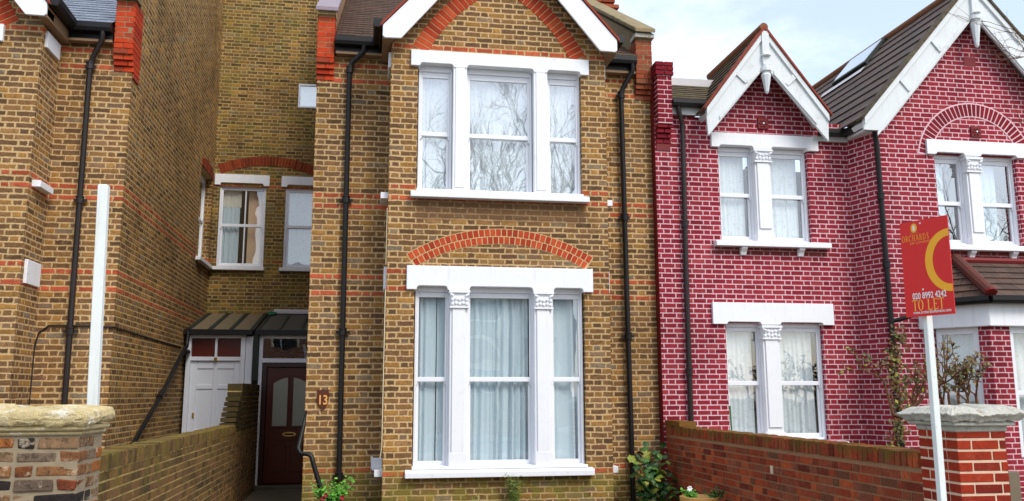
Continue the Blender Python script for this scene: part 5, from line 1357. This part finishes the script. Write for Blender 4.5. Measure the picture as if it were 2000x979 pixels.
# ------------------------------------------------------------------ ground
def sheet(name, x0, x1, y0, y1, z, mat):
    m = MB((0,0,0)); m.face([(x0,y0,z),(x1,y0,z),(x1,y1,z),(x0,y1,z)]); o = m.build(name, M[mat]); o['kind'] = 'structure'; return o
sheet('ground', -400, 400, -400, 400, -.16, 'earth')
sheet('path', -1.88, 4.04, 5.0, 18.0, -.145 if False else -.02, 'paving')
sheet('side_path', -3.24, -2.13, 5.8, 16.05, -.03, 'paving')
def slabbox(name, x0, x1, y0, y1, z0, z1, mat):
    m = MB((0,0,0)); m.box(x0,x1,y0,y1,z0,z1); o = m.build(name, M[mat]); o['kind'] = 'structure'; return o
slabbox('pavement', -40, 40, -1.2, 5.0, -.155, -.01, 'pavement')
slabbox('kerb', -40, 40, -1.35, -1.203, -.155, -.005, 'kerb')
sheet('road', -40, 40, -9.0, -1.36, -.13, 'asphalt')
for k in range(-6, 7): sheet('road_marking', k*4.0, k*4.0+2.0, -5.2, -5.1, -.126, 'linemark')
slabbox('pavement', -40, 40, -13.85, -9.1, -.155, -.01, 'pavement')

# ------------------------------------------------------------------ world, sun, camera
w = bpy.data.worlds.new('World'); scn.world = w; w.use_nodes = True; nt = w.node_tree
bg = nt.nodes['Background']
SUN_EL, SUN_AZ = math.radians(46), math.radians(152)     # azimuth clockwise from +Y: high behind the viewer's right shoulder
sky = nt.nodes.new('ShaderNodeTexSky'); sky.sky_type = 'NISHITA'; sky.sun_disc = False
sky.sun_elevation = SUN_EL; sky.sun_rotation = SUN_AZ; sky.air_density = 1.0; sky.dust_density = 1.5; sky.ozone_density = 1.0
tc = nt.nodes.new('ShaderNodeTexCoord')
mp = nt.nodes.new('ShaderNodeMapping'); mp.inputs['Scale'].default_value = (1, 1, 2.6); nt.links.new(tc.outputs['Generated'], mp.inputs[0])
cl = noise_tex(nt, mp.outputs[0], 2.2, 7.0, .6).ramp(.42, .66)
f = cl*.46 + .34
bgc = mix(nt, f, sky.outputs[0], (5.9, 6.5, 7.2))
nt.links.new(bgc, bg.inputs[0]); bg.inputs[1].default_value = .145
sl = bpy.data.lights.new('Sun', 'SUN'); sl.energy = 1.5; sl.angle = math.radians(22); sl.color = (1, .95, .86)
so = bpy.data.objects.new('Sun', sl); C.objects.link(so)
d = Vector((math.sin(SUN_AZ)*math.cos(SUN_EL), math.cos(SUN_AZ)*math.cos(SUN_EL), math.sin(SUN_EL)))
so.rotation_euler = (-d).to_track_quat('-Z', 'Y').to_euler(); so.location = d*60

cam = bpy.data.cameras.new('Camera'); co = bpy.data.objects.new('Camera', cam); C.objects.link(co)
yaw, pit, rol = map(math.radians, (9.4, 9.48, -.14))
F = Vector((math.sin(yaw)*math.cos(pit), math.cos(yaw)*math.cos(pit), math.sin(pit))); Rt = Vector((math.cos(yaw), -math.sin(yaw), 0)); Up = Rt.cross(F)
xx = Rt*math.cos(rol)+Up*math.sin(rol); yy = Up*math.cos(rol)-Rt*math.sin(rol)
co.matrix_world = Matrix(((xx.x,yy.x,-F.x,0),(xx.y,yy.y,-F.y,0),(xx.z,yy.z,-F.z,1.6),(0,0,0,1)))
cam.sensor_width = 36; cam.lens = 36*1680/2000; cam.clip_end = 1500; cam.clip_start = .05
scn.camera = co
scn.view_settings.view_transform = 'Standard'; scn.view_settings.look = 'None'; scn.view_settings.exposure = .74; scn.view_settings.gamma = 1
scn.cycles.max_bounces = 6; scn.cycles.transparent_max_bounces = 12
scn.cycles.use_denoising = True
